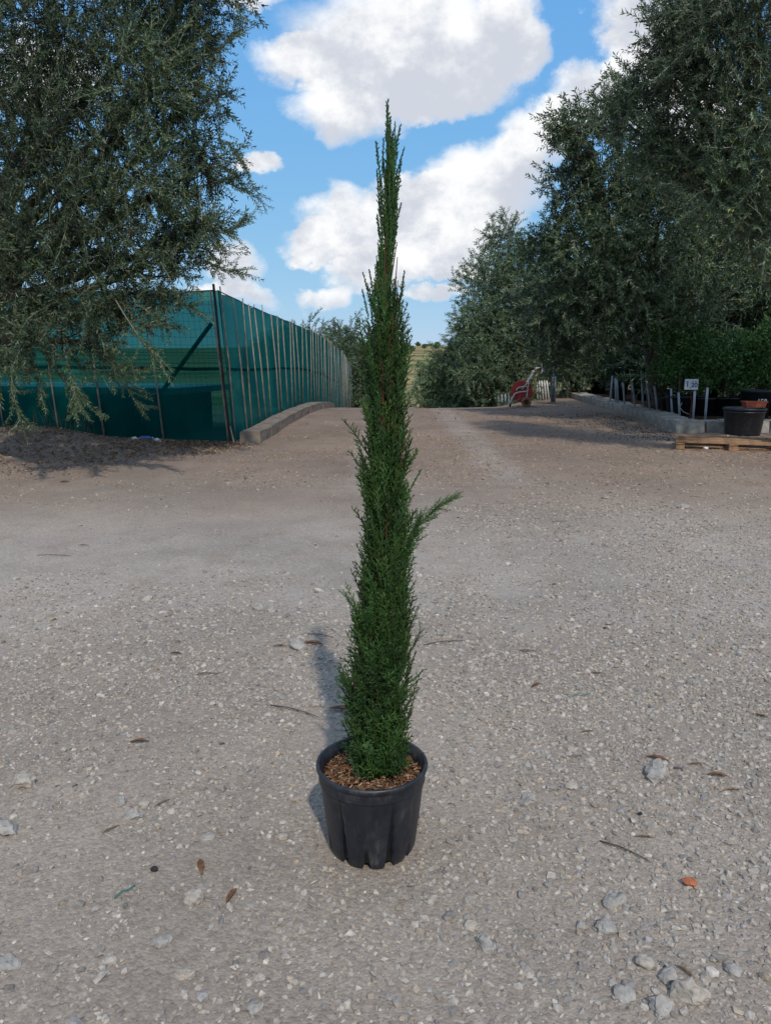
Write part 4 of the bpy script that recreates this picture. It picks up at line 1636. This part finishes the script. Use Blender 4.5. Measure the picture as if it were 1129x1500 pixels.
V, F = tube([(zp(640, 765)[0], -.205, zp(640, 765)[1]), (zp(640, 765)[0], .205, zp(640, 765)[1])], .014, 8)
obj('cross_bar', V, F, MATS['rust'], reel)
V, F = tube([(dx - .05, -.19, .22), (-.42, -.25, .10), (-.62, -.2, .05), (-.85, -.1, .012)], .011, 6)
obj('hose_end', V, F, MATS['cane'], reel, smooth_shade=True)

# ------------------------------------------------------------------ stones that stand out
rocks = [(33, 1151, 34, 'big squared grey stone at the left edge, level with the pot'), (12, 1212, 34, 'flat bluish stone at the left edge below the squared stone'),
         (433, 953, 25, 'squared pale stone left of the cypress beside a brown leaf'), (285, 1322, 29, 'grey lump of stone left of the pot foot, below a dry leaf'),
         (378, 893, 18, 'left one of two small stones in mid yard left of the cypress'), (398, 894, 15, 'right one of two small stones in mid yard left of the cypress'),
         (1011, 1470, 44, 'large rounded grey stone near the lower right corner'), (965, 1484, 34, 'pale flat stone at the bottom edge left of the large rounded one'),
         (960, 1135, 34, 'biggest pale stone right of the pot, among coarse gravel'), (835, 1154, 19, 'small white rounded stone right of the pot'),
         (771, 1176, 26, 'flat bluish stone right of the pot below the white one'), (900, 1322, 32, 'pale flattish stone left of the orange clay piece'),
         (690, 1357, 20, 'small white pointed stone below and right of the pot'), (710, 1388, 26, 'smooth tan flat stone below the white pointed one'),
         (887, 1362, 26, 'pale grey stone straight below the flattish one'), (270, 1432, 25, 'bluish white stone near the bottom left of centre'),
         (238, 1382, 25, 'white and grey stone above the bluish white one'), (12, 1410, 30, 'long pale stone at the left edge near the bottom'),
         (212, 1180, 17, 'right one of two small white stones left of the pot'), (180, 1177, 17, 'left one of two small white stones left of the pot'),
         (195, 1198, 24, 'dusty stone just under the two small white stones'), (412, 1228, 17, 'small white angular stone just left of the pot'),
         (372, 1482, 22, 'grey stone at the bottom edge left of centre'), (304, 1230, 19, 'brownish stone between the two white stones and the pot'),
         (943, 1415, 24, 'grey stone above the bottom stones on the right'), (978, 1436, 26, 'stone touching the large rounded one on its upper left'),
         (914, 1464, 24, 'brownish grey stone at lower right, left of the pale flat one'), (463, 1040, 17, 'pale stone lying in the cypress shadow'),
         (1075, 1430, 22, 'small grey stone near the right edge at the bottom'), (1000, 745, 16, 'pale lump in the yard before the pallet')]
rg = random.Random(31)
for i, (px, py, w_, lab) in enumerate(rocks):
    p = G(px, py)
    dist = (p - Vector((0, 0, EYE))).length
    r = w_ / FPX * dist / 2
    V, F = stone_template(3, 700 + i)
    V = V / np.abs(V[:, 0]).max() * r * np.array([1.08, 1.0, 1.25])
    nz_ = 0.06 * r * np.sin(V[:, :1] / r * 5 + i) * np.cos(V[:, 1:2] / r * 6)
    V = V + nz_
    o = obj('stone', V, F, MATS['rock' if i % 3 else 'rock_warm'], loc=(p.x, p.y, gzf(p.x, p.y) + r * .26), rot=(rg.uniform(-.15, .15), rg.uniform(-.15, .15), rg.uniform(-.6, .6)))
    tag(o, lab, 'stone', 'larger stones on the gravel')
p = G(1008, 1297)
V, F = stone_template(3, 777)
V *= np.array([.022, .020, .022])
o = obj('clay_piece', V, F, MATS['clay'], loc=(p.x, p.y, gzf(p.x, p.y) + .010), smooth_shade=True)
tag(o, 'rounded orange-brown clay piece on the gravel at lower right', 'clay')


# dry leaves: curled lance-shaped blades
def dry_leaf(L, W, curl, seed):
    rg = random.Random(seed)
    n, V, F = 9, [], []
    for i in range(n):
        t = i / (n - 1)
        w_ = W * math.sin(math.pi * min(max(t, .04), .96)) ** .8 * (1 + .15 * rg.uniform(-1, 1))
        zc = curl * math.sin(math.pi * t) * L
        for s in (-1, 0, 1):
            V.append(((t - .5) * L, s * w_ / 2 + .05 * L * math.sin(2.2 * t + seed), zc + abs(s) * w_ * .35 + .003))
    for i in range(n - 1):
        for s in (0, 1):
            a = i * 3 + s
            F.append((a, a + 3, a + 4, a + 1))
    V = np.array(V)
    m = len(V)
    V = np.concatenate([V, V - np.array([0, 0, .0012])])
    F = F + [tuple(m + k for k in f[::-1]) for f in F]
    return V, np.array(F)


leaves = [(459, 948, 34, -20, 'rust-brown curled leaf right of the squared pale stone', 1), (258, 965, 20, 5, 'small rust leaf in mid yard on the left', 1), (205, 1096, 30, 12, 'rust leaf left of the pot above the gravel', 1),
          (162, 1217, 24, 50, 'brown leaf standing slanted left of the pot, lower one', 0), (237, 1181, 24, 50, 'brown leaf slanted left of the pot, upper one', 0), (295, 1275, 28, -80, 'long upright-lying brown leaf left of the pot foot', 1),
          (340, 1317, 26, 70, 'brown leaf right of the grey lump of stone', 1), (1070, 1157, 34, 12, 'long brown leaf near the right edge, lower one', 0), (1050, 1135, 32, -4, 'reddish leaf near the right edge, upper one', 1),
          (962, 1112, 32, -20, 'rust leaf above the biggest pale stone', 1), (1018, 1118, 26, 8, 'pale brown leaf right of the rust leaf', 0), (860, 1072, 24, 5, 'straw leaf upper right of the pot', 0),
          (944, 1228, 30, -12, 'tan leaf beside the dark twig at right', 0), (1003, 1432, 24, -55, 'brown leaf touching the large rounded stone', 0), (874, 988, 26, 4, 'dark brown leaf in coarse gravel at right', 0),
          (123, 800, 20, 5, 'dark leaf far left in mid yard', 0), (784, 1008, 20, 40, 'curled yellow-brown leaf right of the cypress', 1), (1113, 1043, 20, -30, 'dark leaf at the right edge', 0),
          (500, 1047, 40, -22, 'long reddish leaf stalk close left of the cypress', 1), (410, 952, 26, 5, 'narrow brown leaf left of the squared pale stone', 0), (95, 706, 14, 30, 'dry orange leaf tuft before the leaf litter', 1),
          (770, 957, 30, 8, 'straw-coloured leaf sliver right of the cypress', 0)]
for i, (px, py, w_, an, lab, kind) in enumerate(leaves):
    p = G(px, py)
    L = w_ / FPX * (p - Vector((0, 0, EYE))).length * (1 + .5 * abs(math.sin(R(an))))
    V, F = dry_leaf(L * .75, L * (.2 if kind else .12), .035, i)
    o = obj('dry_leaf', V, F, MATS['dry_leaf' if kind else 'dry_leaf_pale'], loc=(p.x, p.y, gzf(p.x, p.y) + .006), rot=(0, 0, R(an)), smooth_shade=True)
    tag(o, lab, 'leaf', 'fallen leaves on the gravel')
twigs = [(432, 1050, 60, -26, 'thin straight dark twig left of the cypress base'), (915, 1248, 46, -38, 'dark twig lying slanted at lower right'), (80, 814, 46, -2, 'long thin twig at the far left of the yard'),
         (470, 935, 34, -16, 'dark twig above the rust-brown curled leaf'), (820, 768, 22, 12, 'short twig in mid yard on the right'), (305, 995, 28, 8, 'thin bent twig left in mid yard'),
         (650, 945, 50, 18, 'pale thin stalk right of the cypress')]
for i, (px, py, w_, an, lab) in enumerate(twigs):
    p = G(px, py)
    L = w_ / FPX * (p - Vector((0, 0, EYE))).length * (1 + .8 * abs(math.sin(R(an))))
    V, F = tube([(-L / 2, 0, .004), (-L * .15, L * .03, .008), (L * .2, L * .02, .006), (L / 2, -L * .03, .004)], [.0022, .0026, .0024, .0014], 5)
    o = obj('twig', V, F, MATS['twig'], loc=(p.x, p.y, gzf(p.x, p.y) + .004), rot=(0, 0, R(an)), smooth_shade=True)
    tag(o, lab, 'twig', 'fallen twigs on the gravel')
for (px, py, w_, an, lab) in [(184, 1312, 30, 50, 'bit of green twine on the gravel at lower left'), (850, 1020, 24, 10, 'bit of green twine right of the cypress')]:
    p = G(px, py)
    L = w_ / FPX * (p - Vector((0, 0, EYE))).length
    V, F = tube([(-L / 2, 0, .004), (-L * .1, L * .1, .007), (L * .2, -L * .04, .006), (L / 2, L * .06, .004)], .0016, 5)
    tag(obj('twine', V, F, MATS['green_twine'], loc=(p.x, p.y, gzf(p.x, p.y) + .006), rot=(0, 0, R(an))), lab, 'twine', 'green twine scraps')
for (px, py, lab) in [(937, 1193, 'dark seed pod on coarse gravel at right'), (227, 1277, 'tiny black chip left of the pot foot'), (885, 918, 'dark blue chip in mid yard on the right')]:
    p = G(px, py)
    V, F = stone_template(2, int(px))
    V *= .011
    tag(obj('dark_chip', V, F, MATS['post_dark'], loc=(p.x, p.y, gzf(p.x, p.y) + .006)), lab, 'chip', 'dark chips on the gravel')

# ------------------------------------------------------------------ leaf litter by the fence, olives under the right trees
n = 9500
s_ = RNG.random(n)
x = -2.5 - 6.5 * s_ + RNG.normal(scale=.2, size=n)
y = 12.95 + .27 * (-2.6 - x) - np.abs(RNG.normal(scale=1.25, size=n)) * np.clip(.35 + .5 * (-2.2 - x), .2, 1.5)
ok = (y > 9.3)
x, y = x[ok], y[ok]
n = len(x)
LV, LF = dry_leaf(.055, .017, .10, 5)
LT = [(LV[:27], np.concatenate([LF[:16][:, [0, 1, 2]], LF[:16][:, [0, 2, 3]]]))]
D = RNG.normal(size=(n, 3)) * .35 + np.array([0, 0, 1.])
cols = np.array([[.19, .12, .075], [.28, .19, .12], [.14, .095, .065], [.34, .27, .20], [.24, .10, .05]])[RNG.choice(5, n, p=[.3, .28, .16, .16, .1])]
V, F, C = scatter(LT, np.stack([x, y, gz(x, y) + .006], 1), frames(D) * RNG.uniform(.5, 1.3, n)[:, None, None], None, cols * RNG.uniform(.7, 1.2, (n, 1)))
tag(obj('leaf_litter', V, F, MATS['litter'], C=C), 'dry brown leaf litter at the foot of the green net', 'leaf litter', kind='stuff')
n = 900
x = 5.4 - np.abs(RNG.normal(scale=.9, size=n))
y = RNG.uniform(13.2, 19, n)
V, F, C = scatter([chip_template(3)], np.stack([x, y, gz(x, y) + .006], 1), frames(RNG.normal(size=(n, 3))) * RNG.uniform(.008, .016, n)[:, None, None], None,
                  np.tile(np.array([[.018, .016, .02]]), (n, 1)))
tag(obj('fallen_olives', V, F, MATS['litter'], C=C), 'black fallen olives scattered along the stone kerb', 'olives', kind='stuff')
# dry weeds on the earth bank
stalk = []
rg = random.Random(13)
for i in range(60):
    x0, y0 = rg.uniform(-6.9, -4.6), rg.uniform(12.5, 13.2)
    z0 = gzf(x0, y0)
    h = rg.uniform(.15, .5)
    dx_, dy_ = rg.uniform(-.15, .15), rg.uniform(-.1, .1)
    stalk.append(tube([(x0, y0, z0), (x0 + dx_ * .4, y0 + dy_ * .4, z0 + h * .6), (x0 + dx_, y0 + dy_, z0 + h)], [.004, .003, .001], 3, False))
V, F = merge(stalk)
tag(obj('dry_weeds', V, F, MATS['twig']), 'thin dry weeds on the earth bank under the olive', 'weeds', kind='stuff')
p = G(217, 646)
bt = thing('plastic_bottle', 'blue plastic bottle lying at the foot of the net', 'bottle', (p.x, p.y - .1, gzf(p.x, p.y) + .035), .2)
bt.scale = (.7, .7, .7)
V, F = lathe([(0, -.13), (.045, -.125), (.05, -.06), (.046, 0), (.05, .05), (.04, .10), (.018, .13), (.016, .15)], 18)
obj('body', V[:, [2, 1, 0]], F[:, ::-1], MATS['blue_plastic'], bt, smooth_shade=True)
V, F = lathe([(.02, .15), (.02, .175), (0, .175)], 14)
obj('cap', V[:, [2, 1, 0]], F[:, ::-1], MATS['white_plastic'], bt)
for (px, py, lab) in [(202, 650, 'white scrap left of the blue bottle'), (234, 651, 'white scrap right of the blue bottle'), (178, 641, 'pale crumpled bag at the foot of the dark net')]:
    p = G(px, py)
    V, F = ico(2)
    V = V * np.array([.07, .04, .035]) * (1 + .35 * np.sin(V[:, :1] * 7 + V[:, 1:2] * 9 + px))
    tag(obj('plastic_scrap', V, F, MATS['white_plastic'], loc=(p.x, p.y - .1, gzf(p.x, p.y) + .02)), lab, 'litter', 'scraps by the net')
